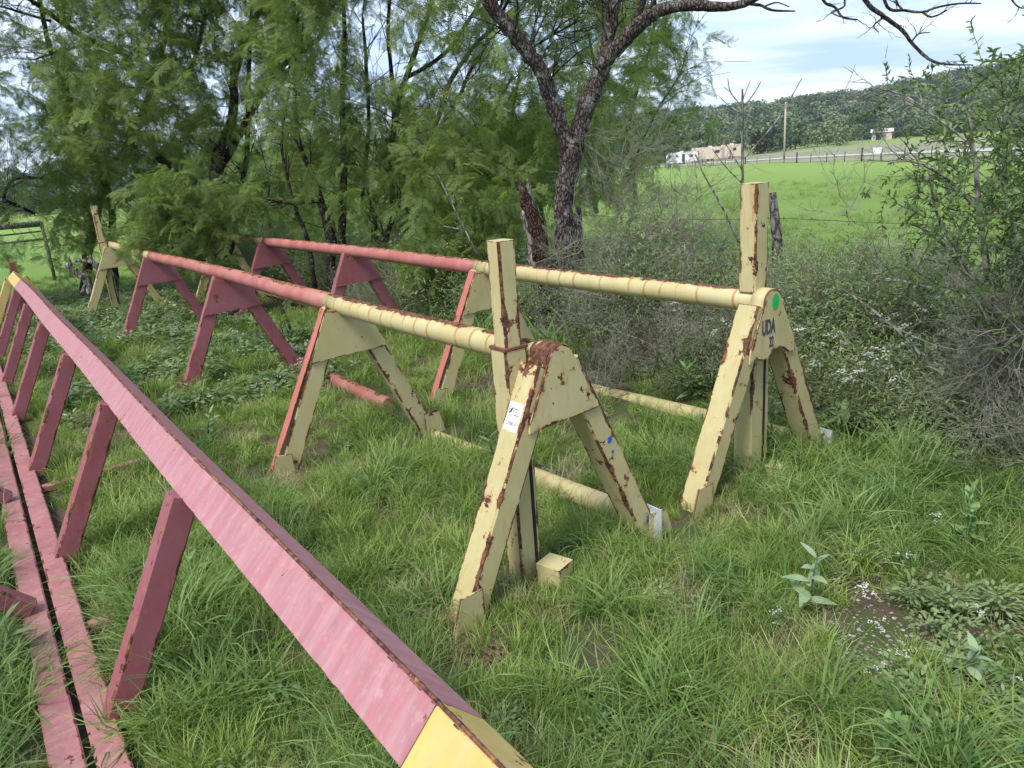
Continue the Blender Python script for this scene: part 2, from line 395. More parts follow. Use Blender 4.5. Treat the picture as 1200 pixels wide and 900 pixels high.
# ------------------------------------------------------------------ scatter helper
KIT = {}
def kit(name, objs_mb, mat):
    c = bpy.data.collections.new('kit_' + name)
    for i, b in enumerate(objs_mb):
        o = bpy.data.objects.new('%s_piece_%02d' % (name, i), b.mesh(name, mat)); c.objects.link(o)
    KIT[name] = (c, len(objs_mb))
def scatter(name, kitname, pts, rots, scl, parent=None, **k):
    """pts world (or parent-local) positions; instances of a kit collection"""
    n = len(pts)
    me = bpy.data.meshes.new(name); me.from_pydata([tuple(p) for p in pts], [], [])
    a = me.attributes.new('rot', 'FLOAT_VECTOR', 'POINT'); a.data.foreach_set('vector', np.array(rots, dtype=np.float32).ravel())
    a = me.attributes.new('scl', 'FLOAT', 'POINT'); a.data.foreach_set('value', np.array(scl, dtype=np.float32))
    c, nv = KIT[kitname]
    a = me.attributes.new('pick', 'INT', 'POINT'); a.data.foreach_set('value', np.array([R.randrange(nv) for _ in range(n)], dtype=np.int32))
    o = bpy.data.objects.new(name, me); COL.objects.link(o)
    if parent: o.parent = parent
    ng = bpy.data.node_groups.new(name, 'GeometryNodeTree')
    ng.interface.new_socket('Geometry', in_out='INPUT', socket_type='NodeSocketGeometry')
    ng.interface.new_socket('Geometry', in_out='OUTPUT', socket_type='NodeSocketGeometry')
    A = ng.nodes.new; i_ = A('NodeGroupInput'); o_ = A('NodeGroupOutput')
    ci = A('GeometryNodeCollectionInfo'); ci.inputs['Collection'].default_value = c
    ci.inputs['Separate Children'].default_value = True; ci.inputs['Reset Children'].default_value = True
    ip = A('GeometryNodeInstanceOnPoints'); ip.inputs['Pick Instance'].default_value = True
    def na(nm, ty):
        x = A('GeometryNodeInputNamedAttribute'); x.data_type = ty; x.inputs[0].default_value = nm; return x.outputs[0]
    L = ng.links.new
    L(i_.outputs[0], ip.inputs['Points']); L(ci.outputs[0], ip.inputs['Instance']); L(na('pick', 'INT'), ip.inputs['Instance Index'])
    er = A('FunctionNodeEulerToRotation'); L(na('rot', 'FLOAT_VECTOR'), er.inputs[0]); L(er.outputs[0], ip.inputs['Rotation'])
    L(na('scl', 'FLOAT'), ip.inputs['Scale']); L(ip.outputs[0], o_.inputs[0])
    md = o.modifiers.new('scatter', 'NODES'); md.node_group = ng
    k.setdefault('kind', 'stuff')
    return tag(o, **k)
def V3(x, y, z): return Vector((x, y, z))
SHADE = [None]
def strip(mb, pts, wd, side, taper=True):
    """a blade: strip of quads along pts"""
    rv = R.random() if SHADE[0] is None else min(1, max(0, SHADE[0] + R.gauss(0, .16)))
    n = len(pts); side = side.normalized(); b = len(mb.v)
    for i, p in enumerate(pts):
        t_ = i / (n - 1); ww = wd * (1 - t_ ** 1.6) if taper else wd * math.sin(math.pi * (.08 + .92 * t_)) 
        ww = max(ww, wd * .04) / 2
        mb.v += [tuple(p - side * ww), tuple(p + side * ww)]
    for i in range(n - 1):
        mb.f.append((b + 2 * i, b + 2 * i + 1, b + 2 * i + 3, b + 2 * i + 2)); mb.uv += [(rv, 0)] * 4; mb.u2 += [(1, 1)] * 4; mb.mi.append(0); mb.sm.append(True)
def blade(mb, base, az_, h, bend, wd, seg=4):
    d = V3(math.cos(az_), math.sin(az_), 0); pts = []; p = Vector(base); th = rad(R.uniform(2, 15)); st = h / seg
    for i in range(seg + 1):
        pts.append(p.copy()); p = p + (d * math.sin(th) + V3(0, 0, math.cos(th))) * st; th += bend / seg
    sd = V3(-d.y, d.x, R.uniform(-.4, .4)); strip(mb, pts, wd, sd)
def patch(k, rad_, *a):
    mb = MB()
    for _ in range(k):
        q = rad_ * math.sqrt(R.random()); an = R.uniform(0, 6.28); SHADE[0] = R.random(); sc_ = R.uniform(.65, 1.15); tx, ty = R.gauss(0, .22), R.gauss(0, .22)
        tuft(*a, mb=mb, off=(q * math.cos(an), q * math.sin(an), sc_, tx, ty))
    SHADE[0] = None
    return mb
def tuft(n, h, wd, bend, spread, seg=4, mb=None, off=None):
    mb = mb or MB(); b0 = len(mb.v)
    for _ in range(n):
        a = R.uniform(0, 6.28); rr_ = spread * math.sqrt(R.random())
        blade(mb, (rr_ * math.cos(a), rr_ * math.sin(a), -.01), a + R.gauss(0, .7), h * R.uniform(.5, 1.15), bend * R.uniform(.5, 1.3), wd * R.uniform(.6, 1.2), seg)
    if off:
        for i in range(b0, len(mb.v)):
            x, y, z = mb.v[i]; mb.v[i] = (x * off[2] + z * off[3] + off[0], y * off[2] + z * off[4] + off[1], z * off[2])
    return mb
kit('short', [patch(8, .13, 15, .17, .0064, 1.3, .06) for _ in range(5)], M['grass'])
kit('long', [patch(6, .14, 15, .38, .0095, 2.4, .06, 6) for _ in range(5)], M['grass_dark'])
kit('mid', [patch(7, .13, 15, .28, .0080, 2.0, .06, 5) for _ in range(5)], M['grass'])
kit('dry', [patch(5, .12, 10, .17, .0032, 2.3, .07, 4) for _ in range(4)], M['dry'])
kit('crop', [patch(8, .5, 16, .30, .011, .9, .12, 3) for _ in range(3)], M['crop'])
kit('broadgrass', [tuft(11, .75, .02, 2.3, .07, 7) for _ in range(3)], M['grass_dark'])
def leafshape(mb, base, dr, L_, wd, curl=.5, seg=4, updir=V3(0, 0, 1)):
    dr = Vector(dr).normalized(); sd = dr.cross(updir)
    if sd.length < .05: sd = V3(1, 0, 0)
    sd.normalize(); upn = sd.cross(dr); p = Vector(base); pts = []
    for i in range(seg + 1):
        t_ = i / seg; pts.append(p + dr * L_ * t_ - upn * curl * L_ * t_ * t_ * .5)
    strip(mb, pts, wd, sd, False)
def herb(n, L_, h):
    mb = MB()
    for _ in range(n):
        a = R.uniform(0, 6.28); r_ = .05 * R.random(); z = R.uniform(.02, h)
        leafshape(mb, (r_ * math.cos(a), r_ * math.sin(a), z), (math.cos(a), math.sin(a), R.uniform(.0, .8)), L_ * R.uniform(.6, 1.2), L_ * .42, .5, 3)
    return mb
kit('herb', [herb(22, .045, .10) for _ in range(4)], M['herb'])
kit('clover', [herb(60, .018, .07) for _ in range(3)], M['bushleaf'])
# dead-leaf / fine stems with white flower heads
def flowers():
    mb = MB()
    for _ in range(5):
        a = R.uniform(0, 6.28); r_ = .10 * R.random(); h = R.uniform(.14, .30); c_ = V3(r_ * math.cos(a), r_ * math.sin(a), h)
        for _ in range(9):
            q = c_ + V3(R.gauss(0, .014), R.gauss(0, .014), R.gauss(0, .006)); u = R.uniform(.0035, .006)
            mb.quad([q + V3(-u, -u, 0), q + V3(u, -u, .002), q + V3(u, u, 0), q + V3(-u, u, .002)])
            mb.quad([q + V3(-u, 0, -u), q + V3(u, 0, -u), q + V3(u, .001, u), q + V3(-u, .001, u)])
    return mb
kit('flowers', [flowers() for _ in range(4)], M['flower'])
# feathery mesquite spray hanging from its tip twig
def pinna(mb, base, dr, L_, n=9, ll=.022, lw=.0066):
    dr = dr.normalized(); sd = dr.cross(V3(0, 0, 1)).normalized() if abs(dr.z) < .95 else V3(1, 0, 0)
    for i in range(n):
        t_ = (i + 1) / n; p = base + dr * L_ * t_ + V3(0, 0, -.25 * L_ * t_ * t_)
        for sg in (-1, 1):
            d = (sd * sg + dr * .45 + V3(0, 0, R.uniform(-.35, .1))).normalized(); q = d.cross(dr).cross(d).normalized() * lw * .5
            e_ = p + d * ll * R.uniform(.8, 1.1)
            b = len(mb.v); mb.v += [tuple(p - q * .6), tuple(p + q * .6), tuple(e_ + q), tuple(e_ - q)]
            mb.f.append((b, b + 1, b + 2, b + 3)); mb.uv += [(0, 0)] * 4; mb.u2 += [(1, 1)] * 4; mb.mi.append(0); mb.sm.append(False)
def spray(k=9, L_=.34, pin=.11):
    mb = MB(); p = V3(0, 0, 0); d = V3(1, 0, .1)
    for i in range(k):
        d = (d + V3(R.gauss(0, .12), R.gauss(0, .18), -.10 + R.gauss(0, .08))).normalized(); q = p + d * L_ / k
        mb.tube([p, q], [.0026 * (1 - i / k) + .0008] * 2, 3, 1, False)
        for sg in (-1, 1):
            sd = d.cross(V3(0, 0, 1)).normalized() * sg
            pinna(mb, q, sd + d * R.uniform(.4, 1.2) + V3(0, 0, R.uniform(-.7, .25)), pin * R.uniform(.7, 1.15))
        p = q
    return mb
kit('spray', [spray() for _ in range(6)], [M['mesq'], M['twig_dark']])
def leafytwig(k=8, L_=.26, ll=.044, lw=.016):
    mb = MB(); p = V3(0, 0, 0); d = V3(1, 0, .2)
    for i in range(k):
        d = (d + V3(R.gauss(0, .12), R.gauss(0, .2), R.gauss(0, .2))).normalized(); q = p + d * L_ / k
        mb.tube([p, q], [.0022, .002], 3, 1, False)
        for _ in range(3):
            a = R.uniform(0, 6.28); sd = (d.cross(V3(0, .3, 1)).normalized() * math.cos(a) + V3(0, 0, 1) * math.sin(a) * .7 + d * .6)
            leafshape(mb, q, sd, ll * R.uniform(.6, 1.2), lw, R.uniform(0, .6), 3)
        p = q
    return mb
kit('leafytwig', [leafytwig() for _ in range(6)], [M['shrub'], M['twig_dark']])
def brush(n=9, L_=.5, r0=.0028, fork=3, spread=.9, upb=.55):
    """a tangle of thin dry stems"""
    mb = MB()
    for _ in range(n):
        d = V3(R.gauss(0, spread), R.gauss(0, spread), abs(R.gauss(0, .5)) + upb).normalized(); p = V3(R.gauss(0, .05), R.gauss(0, .05), 0)
        k = 6; stl = L_ * R.uniform(.6, 1.2) / k; pts = [p]
        for i in range(k):
            d = (d + V3(R.gauss(0, .28), R.gauss(0, .28), R.gauss(0, .22))).normalized(); p = p + d * stl; pts.append(p)
            if i > 0 and R.random() < .85:
                for _ in range(fork):
                    d2 = (d + V3(R.gauss(0, .7), R.gauss(0, .7), R.gauss(0, .6))).normalized(); l2 = stl * R.uniform(.7, 2.2)
                    mid = p + d2 * l2 * .5; en = mid + (d2 + V3(R.gauss(0, .35), R.gauss(0, .35), R.gauss(0, .3))).normalized() * l2 * .5
                    mb.tube([p, mid, en], [r0 * .5, r0 * .4, r0 * .25], 3, 0, False)
        mb.tube(pts, [r0 * (1 - .6 * i / k) for i in range(k + 1)], 3, 0, False)
    return mb
kit('brush', [brush() for _ in range(5)], M['twig'])
kit('darkbrush', [brush(8, .6, .0035) for _ in range(4)], M['twig_dark'])
def finebush():
    mb = brush(6, .42, .0022, 2)
    for _ in range(330):
        a = R.uniform(0, 6.28); p = V3(R.gauss(0, .15), R.gauss(0, .15), abs(R.gauss(.14, .15)))
        b0 = len(mb.mi); leafshape(mb, p, (R.gauss(0, 1), R.gauss(0, 1), R.gauss(.3, .6)), R.uniform(.02, .05), .009, .4, 2)
        for j in range(b0, len(mb.mi)): mb.mi[j] = 1
    return mb
kit('finebush', [finebush() for _ in range(5)], [M['twig'], M['bushleaf']])

# ------------------------------------------------------------------ racks
RAIL = [('lA', 1.66), ('lB', 2.927)]
HP, PR = .891, .053
def shade_rot(seedv): return seedv
def weld(o):
    bm = bmesh.new(); bm.from_mesh(o.data); bmesh.ops.remove_doubles(bm, verts=bm.verts, dist=.0005); bm.to_mesh(o.data); bm.free()
def leg_mb(x0, x1, y, wd, dp, z1, mi=0):
    b = MB(); b.bar((x0, y, -.04), (x1, y, z1), wd, dp, (1, 0, 0), mi); return b
def pipe_rack(l, s_frames, label, s_post, post_off, post_h, redsec, endtext):
    """pipe along local y, frames in the local xz plane"""
    s0 = s_frames[0]
    root = empty('pipe_rack', W(s0, l), TH, label, 'pipe rack', 'long painted pipe racks')
    fr = [s - s0 for s in s_frames]; end = fr[-1] + .16; st = -.058
    # the top pipe in its paint sections
    cuts = [st, redsec[0] - s0, redsec[1] - s0, end]
    for k, (a, b_) in enumerate(zip(cuts[:-1], cuts[1:])):
        mbp = MB(); n = max(3, int((b_ - a) / .25)); pts = [V3(.004 * math.sin(a + q * .9), a + (b_ - a) * q / n, HP - .006 * math.sin((a + (b_ - a) * q / n) * 1.1)) for q in range(n + 1)]
        mbp.tube(pts, PR, 28, 0, True, 0, a)
        mbp.build('top_pipe', M['pink_pipe'] if k == 1 else M['cream_pipe'], root, label='pink middle length of the top pipe' if k == 1 else 'cream end length of the top pipe')
    for i, y in enumerate(fr):
        endf = i in (0, len(fr) - 1)
        pink = redsec[0] - s0 + .3 < y < redsec[1] - s0 + .1
        mixd = (not pink) and (not endf)
        near_end = i == 0
        wd = .092 if near_end else .105; dp = .115 if near_end else .07
        mat = M['pink_chip'] if (pink and i == 2) else M['pink'] if pink else (M['cream_heavy'] if near_end else M['cream'])
        for sg in (-1, 1):
            b = MB(); b.bar((sg * .485, y, -.05), (sg * .052, y, .872), wd, dp, (1, 0, 0)); lg = b.build('leg', mat, root)
            if mixd and sg < 0:                      # the outer edge of this leg is painted red
                b = MB(); ax = (V3(-.052, 0, .872) - V3(-.485, 0, 0)).normalized(); nrm = V3(-ax.z, 0, ax.x)
                a0 = V3(-.485, y - .003, .02) + nrm * (wd / 2 + .002); a1 = V3(-.06, y - .003, .86) + nrm * (wd / 2 + .002)
                b.bar(a0, a1, .004, dp * .97, nrm, 0, .001); b.build('painted_edge', M['red_edge'], lg)
            # foot bracket: cheek plate on the near side of each foot
            b = MB(); yy = y - dp / 2 - .012; x = sg * .50
            b.plate([V3(x - .075 * 1, yy, -.03), V3(x + .075, yy, -.03), V3(x + .075 - (.055 if sg > 0 else 0), yy, .135 + R.uniform(-.02, .02)), V3(x - .075 + (.055 if sg < 0 else 0), yy, .135)], (0, -1, 0), .008)
            b.build('foot_bracket', mat, root)
            if near_end and sg > 0:
                b = MB(); b.bar((x - .055, y - .075, -.03), (x - .052, y - .075, .16), .006, .09, (1, 0, 0), 0, .001)
                b.build('foot_channel', M['primer'], root, label='bare grey steel channel at the foot')
        # gusset
        b = MB(); yy = y - dp / 2 - .0035
        if near_end:
            out = [V3(-.165, yy, .655), V3(.175, yy, .675)]
            out += [V3(.168, yy, .70)]
            for q in range(9):
                a = rad(15 + q * 150 / 8); out.append(V3(.060 * math.cos(a), yy, HP - .002 + .060 * math.sin(a)))
            out += [V3(-.158, yy, .69)]
            if endtext:                                # torn lower edge
                lo = [V3(-.165 + .34 * q / 8, yy, .635 + .02 * (q % 2) * R.random() + (.028 if q in (4, 5, 6) else 0)) for q in range(9)]
                out = lo + out[2:]
            b.plate(out, (0, -1, 0), .009); ep = b.build('end_plate', M['cream_heavy'] , root)
            # saddle folded over the pipe end
            b = MB(); k = 30; A0 = []
            prof = [(-.080, .835), (-.066, .868)] + [(.0605 * math.cos(rad(165 - 150 * q / k)), HP + .0605 * math.sin(rad(165 - 150 * q / k))) for q in range(k + 1)] + [(.066, .868), (.080, .835)]
            ye = yy + .11 if not endtext else yy + .07
            for (xa, za), (xb, zb) in zip(prof[:-1], prof[1:]):
                b.quad([V3(xa, yy + .001, za), V3(xb, yy + .001, zb), V3(xb, ye, zb), V3(xa, ye, za)][::-1], None, None, 0, True)
            o = b.build('saddle', M['cream' if endtext else 'cream_pipe'], root); weld(o); sm_ = o.modifiers.new('thick', 'SOLIDIFY'); sm_.thickness = .005; sm_.offset = -1
            # bead of rust along the cap edge
            b = MB(); b.tube([V3(x_, yy - .004, z_) for x_, z_ in prof[1:-1]], .0035, 6); b.build('weld_bead', M['rusty'], root)
            if endtext:
                letters(ep, [('UDA', -.085, .755, .095), ('32', -.03, .69, .068)], yy - .0105, M['ink'], squeeze=.48)
                b = MB(); b.plate([V3(.012 + .026 * math.cos(a), yy - .0095, .895 + .038 * math.sin(a)) for a in [q * math.pi / 8 for q in range(16)]], (0, -1, 0), .0012)
                b.build('green_dot', M['green_dot'], ep, label='oval green spray paint dot')
        else:
            out = [V3(-.238, yy, .60), V3(.238, yy, .615), V3(.115, yy, .868), V3(-.115, yy, .868)]
            b.plate(out, (0, -1, 0), .008); b.build('gusset_plate', mat, root)
    # posts at both ends
    for yp, hh in ((s_post - s0, post_h), (fr[-1] + .08, post_h + (.09 if post_off else 0))):
        zs = HP if post_off else .86
        if post_off:
            b = MB(); b.bar((post_off, yp, -.02), (post_off, yp, .945), .100, .100, (1, 0, 0), 0, .006); p = b.build('post', M['cream_heavy'], root, label='lower sleeve of the upright post')
            b = MB(); b.bar((post_off, yp, .943), (post_off, yp, hh), .074, .076, (1, 0, 0), 0, .006); b.build('upper_tube', M['cream_heavy'], p)
            b = MB(); b.bar((post_off, yp, .938), (post_off, yp, .948), .105, .105, (1, 0, 0), 0, .002); b.build('collar', M['rusty'], p)
        else:
            b = MB(); b.bar((0, yp, -.02), (0, yp, .80), .13, .11, (1, 0, 0), 0, .006); p = b.build('post', M['cream'], root, label='lower half of the upright post')
            b = MB(); b.bar((0, yp, HP + .045), (0, yp, hh), .092, .092, (1, 0, 0), 0, .006); b.build('upper_tube', M['cream'], p)
        b = MB(); px_ = (post_off or 0) + .025; b.bar((px_, yp - .052 if post_off else yp - .057, .03), (px_, yp - .052 if post_off else yp - .057, .50 if post_off else .72), .013, .006, (1, 0, 0), 0, .001)
        b.build('slot', M['dark_slot'], p)
    b = MB(); b.bar(((post_off or 0) + .05, s_post - s0 - .13, -.03), ((post_off or 0) + .05, s_post - s0 - .13, .085), .10, .11, (1, .3, 0), 0, .004); b.build('post_foot', M['cream'], root)
    # ground pipe lying along the far feet
    segs = [(.1, 2.3 if not endtext else 3.0, 'cream_low'), (2.45 if not endtext else 2.6, 4.05, 'pink_pipe'), (fr[-1] - 1.8, fr[-1], 'cream_low')]
    for a, b_, mt in segs:
        n = 10; mbp = MB(); mbp.tube([V3(.49, a + (b_ - a) * q / n, (.045 - .115 * q / n if mt == 'cream_low' and a < 1 else .04)) for q in range(n + 1)], .05, 16, 0, True, .03, a); mbp.build('ground_pipe', M[mt], root)
    return root
def text_mesh(body, size, bold=0.):
    cu = bpy.data.curves.new('t', 'FONT'); cu.body = body; cu.size = size; cu.extrude = .0005; cu.offset = size * bold
    o = bpy.data.objects.new('t', cu); COL.objects.link(o); dg = bpy.context.evaluated_depsgraph_get(); dg.update()
    me = bpy.data.meshes.new_from_object(o.evaluated_get(dg)); vs = [v.co.copy() for v in me.vertices]; fs = [tuple(p.vertices) for p in me.polygons]
    bpy.data.objects.remove(o); bpy.data.curves.remove(cu); return vs, fs
def letters(parent, items, yy, mat, squeeze=.6):
    for body, x, z, size in items:
        vs, fs = text_mesh(body, size, .03)
        me = bpy.data.meshes.new('stencil_lettering'); me.from_pydata([(x + v.x * squeeze, yy - v.z, z + v.y) for v in vs], [], fs); me.materials.append(mat)
        o = bpy.data.objects.new('stencil_lettering', me); COL.objects.link(o); o.parent = parent

rackA = pipe_rack(1.66, [2.121, 4.0, 6.22, 8.88, 11.4], 'nearer of the two pipe racks, cream and pink, with white sticker on its end leg', 2.22, -.112, 1.331, (4.14, 8.97), False)
rackB = pipe_rack(2.927, [2.134, 4.412, 6.584, 8.959, 10.9], 'farther pipe rack beside the brush, with green dot and stencilled end plate', 2.18, 0, 1.423, (4.49, 9.02), True)

# sticker on the outer face of rack A's near left leg, blue paint drops on the right leg
def on_leg(sg, t_, y, off):
    a = V3(sg * .485, 0, -.05); b = V3(sg * .052, 0, .872); ax = (b - a).normalized(); nrm = V3(-ax.z * sg * -1, 0, abs(ax.x)) 
    if sg < 0: nrm = V3(-ax.z, 0, ax.x)
    return a + (b - a) * t_ + V3(0, y, 0) + nrm * off, ax, nrm
legs = [c for c in rackA.children if c.name.startswith('leg')]
p, ax, nr = on_leg(-1, .80, .002, .046 + .001)
b = MB(); yv = V3(0, 1, 0)
b.bar(p - ax * .052, p + ax * .052, .0014, .080, nr, 0, .0002)
def on_st(u, v, h=.0016): return p - yv * u + ax * v + nr * h      # u to the right seen from outside, v up
for (u, v, rx, rz) in ((-.019, .022, .013, .020),):
    ring = [on_st(u + rx * math.cos(a), v + rz * math.sin(a)) for a in [q * math.pi / 10 for q in range(21)]]
    b.tube(ring, .0011, 4, 1, False)
    b.tube([on_st(u - .006, v - .01), on_st(u, v), on_st(u + .006, v + .011)], .003, 4, 1)
    b.tube([on_st(u - .006, v + .005), on_st(u + .006, v - .005)], .002, 4, 1)
def sticker_text(body, u, v, size, sq=1):
    vs, fs = text_mesh(body, size); k = len(b.v)
    for q in vs: b.v.append(tuple(on_st(u + q.x * sq, v + q.y, .0014 + q.z * .3)))
    for f in fs:
        b.f.append(tuple(k + i for i in f)); b.uv += [(0, 0)] * len(f); b.u2 += [(1, 1)] * len(f); b.mi.append(1); b.sm.append(False)
for j, n_ in enumerate((5, 5, 7)):            # three illegibly small words
    for k_ in range(n_):
        u_ = .002 + k_ * .0048; v_ = .030 - j * .011
        b.tube([on_st(u_, v_ - .0022), on_st(u_ + R.uniform(-.001, .001), v_ + R.choice((.0022, .0022, .004)))], .0009, 4, 1)
        if R.random() < .6: b.tube([on_st(u_, v_ + R.choice((-.0018, .0018))), on_st(u_ + .003, v_ + R.choice((-.0018, .0018)))], .0007, 4, 1)
sticker_text('ZX00024', -.036, -.032, .021, .78)
b.tube([on_st(-.037, -.041), on_st(.037, -.041)], .0006, 4, 1)
b.build('sticker', [M['white'], M['ink']], legs[0], label='white sticker with an oval emblem and a number')
lgR = legs[1]
for (t_, dx_, r_) in ((.62, .012, .011), (.56, .0, .006), (.17, .02, .012)):
    a = V3(.485, 0, -.05).lerp(V3(.052, 0, .872), t_); b = MB()
    b.plate([V3(a.x + dx_ + r_ * (1 + .3 * math.sin(3 * q)) * math.cos(q * .7854), -.0585, a.z + r_ * 1.4 * (1 + .3 * math.cos(5 * q)) * math.sin(q * .7854)) for q in range(8)], (0, -1, 0), .0012)
    b.build('paint_drop', M['blue'], lgR, label='blue paint drop')

# ------------------------------------------------------------------ foreground angle rack
C0 = 0.0
rc_ = empty('angle_rack', W(0, .07), TH, 'long low rack in the foreground with pink angle steel beam and single row of legs', 'pipe rack')
def ridge(y0, y1, mat, name, lab=None):
    b = MB(); R0 = V3(.385, 0, .765); Lw = V3(.305, 0, .688); Rw = V3(.465, 0, .690); th = .012
    # stepped thickness profile of the angle iron
    prof = [R0 + V3(-.006, 0, 0), R0 + V3(.006, 0, 0), Rw, Rw + V3(-.009, 0, -.009), R0 + V3(0, 0, -.018), Lw + V3(.009, 0, -.009), Lw]
    n = max(2, int((y1 - y0) / .5)); k = len(prof)
    for i in range(k):
        p0, p1 = prof[i], prof[(i + 1) % k]; h = (p1 - p0).length / 2; 
        for j in range(n):
            ya, yb = y0 + (y1 - y0) * j / n, y0 + (y1 - y0) * (j + 1) / n
            wob = lambda y: V3(.004 * math.sin(y * 1.7), 0, .003 * math.sin(y * 1.1))
            q = [p0 + wob(ya), p0 + wob(yb), p1 + wob(yb), p1 + wob(ya)]
            b0 = len(b.v); b.v += [(v.x, yy_, v.z) for v, yy_ in zip(q, (ya, yb, yb, ya))]; b.f.append((b0 + 3, b0 + 2, b0 + 1, b0)[::1])
            L2 = (y1 - y0) / 2; va = ya - (y0 + y1) / 2; vb = yb - (y0 + y1) / 2
            b.uv += [(h, va), (h, vb), (-h, vb), (-h, va)]; b.u2 += [(h, L2)] * 4; b.mi.append(0); b.sm.append(False)
    b.quad([(v.x, y0, v.z) for v in prof][::-1]); b.quad([(v.x, y1, v.z) for v in prof])
    return b.build(name, mat, rc_, label=lab)
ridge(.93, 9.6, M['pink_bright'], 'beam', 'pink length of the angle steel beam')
ridge(-.6, .928, M['yellow'], 'beam', 'yellow near end of the angle steel beam')
ridge(9.602, 10.75, M['yellow'], 'beam', 'yellow far end of the angle steel beam')
b = MB(); b.tube([V3(.385 + .004 * math.sin(y * .2 * 1.7), y * .2, .7665 + .003 * math.sin(y * .2 * 1.1)) for y in range(-3, 54)], .0042, 6, 0, True, .5); b.build('ridge_weld', M['rusty'], rc_)
legS = [.78, 2.36, 3.69, 5.07, 6.52, 7.85, 9.2]
for i, s in enumerate(legS):
    b = MB(); b.bar((-.005, s, .03), (.314, s, .684), .085, .075, (1, 0, 0), 0, .007)
    b.build('leg', M['pink_chip'] if i in (2, 3) else M['pink'], rc_)
for s in (10.6, -.4):
    for xa, xb in ((-.03, .32), (.80, .45)):
        b = MB(); b.bar((xa, s, -.02), (xb, s, .695), .09, .07, (1, 0, 0), 0, .007); b.build('leg', M['yellow'], rc_, label='yellow end leg')
for s in (3.0, 4.75):
    b = MB(); b.bar((.0, s, .03), (.62, s + .02, .035), .035, .05, (0, 0, 1), 0, .004); b.build('cross_bar', M['pink_plank'], rc_)
for (x0_, x1_) in ((-.195, -.107), (-.087, -.003)):
    y = -.5
    b = MB(); b.bar(((x0_ + x1_) / 2, -.55, .035), ((x0_ + x1_) / 2, 10.6, .035), x1_ - x0_, .055, (1, 0, 0), 0, .005); b.build('base_rail', M['pink_plank'], rc_)
for s in (1.9, 3.22, 4.6):
    b = MB(); b.bar((-.16, s, .075), (-.78, s, .72), .07, .07, (0, 1, 0), 0, .006); b.build('brace', M['pink'], rc_)
b = MB(); b.bar((-.80, -.6, .76), (-.80, 10.4, .76), .08, .05, (1, 0, 0), 0, .005); b.build('side_rail', M['pink'], rc_)
b = MB(); b.bar((.39, 10.85, 0), (.39, 10.85, .865), .075, .075, (1, 0, 0)); b.build('post', M['rusty'], rc_, label='rusty stub post at the far end')

# ------------------------------------------------------------------ grass and ground cover
def plank(s, l): return -.20 < l < .13 and -.6 < s < 10.7
def pipes(s, l):
    return min(abs(l - 1.66 - .49) if 2 < s < 7 else 9, abs(l - 2.927 - .49) if 2 < s < 6 else 9)
def dirt(x, y): return math.hypot((x - 1.42) / .42, (y - 2.0) / .52)
HOLES = [(gnd(560, 770), .11), (gnd(738, 748), .16), (gnd(500, 640), .12), (gnd(700, 810), .12), (gnd(930, 580), .10), (gnd(440, 620), .12), (gnd(560, 770), .16)]
lists = {k: ([], [], []) for k in ('short', 'mid', 'long', 'dry', 'herb', 'clover', 'flowers', 'crop', 'finebush', 'brush', 'darkbrush', 'broadgrass')}
def put(k, x, y, z, s_, tilt=.25, rz=None):
    P, Q, S = lists[k]; P.append((x, y, z)); Q.append((R.gauss(0, tilt), R.gauss(0, tilt), R.uniform(0, 6.28) if rz is None else rz)); S.append(s_)
def add_grass(n, dmin, dmax, x_half):
    for _ in range(n):
        # even over the ground in a wedge in front of the eye and to its sides
        d = math.sqrt(R.uniform(dmin * dmin, dmax * dmax)); a = R.uniform(-x_half, x_half)
        x = d * math.sin(a); y = d * math.cos(a); s, l = SL(x, y)
        if l > 5.6 or plank(s, l): continue
        dd = dirt(x, y)
        if dd < 1 + .5 * fbm(x, y, 5, 3):
            if R.random() < .86: continue
        if any((x - h.x) ** 2 + (y - h.y) ** 2 < r_ * r_ for h, r_ in HOLES) and R.random() < .85: continue
        gap = fbm(x, y, 31, 2.2)
        if gap > .32 and R.random() < .75: put('dry', x, y, gz(x, y) - .01, R.uniform(.5, 1.)); continue
        nz = fbm(x, y, 1, 1.1); n2 = fbm(x, y, 7, 2.7); n3 = fbm(x, y, 11, .8)
        hs = .75 + .35 * nz
        pp = pipes(s, l)
        if pp < .12:
            if R.random() < .5: continue
            hs *= .55
        z = gz(x, y) - .005
        if abs(s - 1.92) < .3 and abs(l - 1.22) < .3 or abs(s - 1.95) < .3 and abs(l - 2.42) < .25 or abs(s - 2.1) < .3 and abs(l - 1.6) < .2:      # trodden round the near feet
            if R.random() < .75: put('short', x, y, z, hs * R.uniform(.4, .8))
            continue
        # long grass: left of the planks, in a swathe under rack A's end and right of the frame
        longz = smooth(-.1, -.3, l) * 1.0 + math.exp(-((l - 1.15) ** 2 + (s - 1.7) ** 2) / .5) * .5 + smooth(2.2, 2.8, l) * smooth(3.2, 1.8, s) * .45 + .3 * smooth(.05, .5, nz)
        r0 = R.random()
        if s > 4.6 and l > .1:
            longz *= .35
        if pp < .12: longz = 0
        brn = math.exp(-((x + .75) ** 2 / .8 + (y - 3.) ** 2 / .6)) * .22
        if r0 < .13 + brn + .24 * smooth(0, .5, n2): put('dry', x, y, z, hs * R.uniform(.6, 1.15))
        elif r0 < .20 and n3 > .1: put('herb', x, y, z, R.uniform(.5, 1.0))
        elif n3 < -.45 and r0 < .5: put('clover', x, y, z, R.uniform(.7, 1.2))
        elif R.random() < longz * .75: put('long', x, y, z, hs * R.uniform(.6, 1.05), .3, None)
        elif n2 > -.1: put('mid', x, y, z, hs * R.uniform(.45, .95))
        else: put('short', x, y, z, hs * R.uniform(.6, 1.3))
add_grass(4600, .7, 4.0, .95)
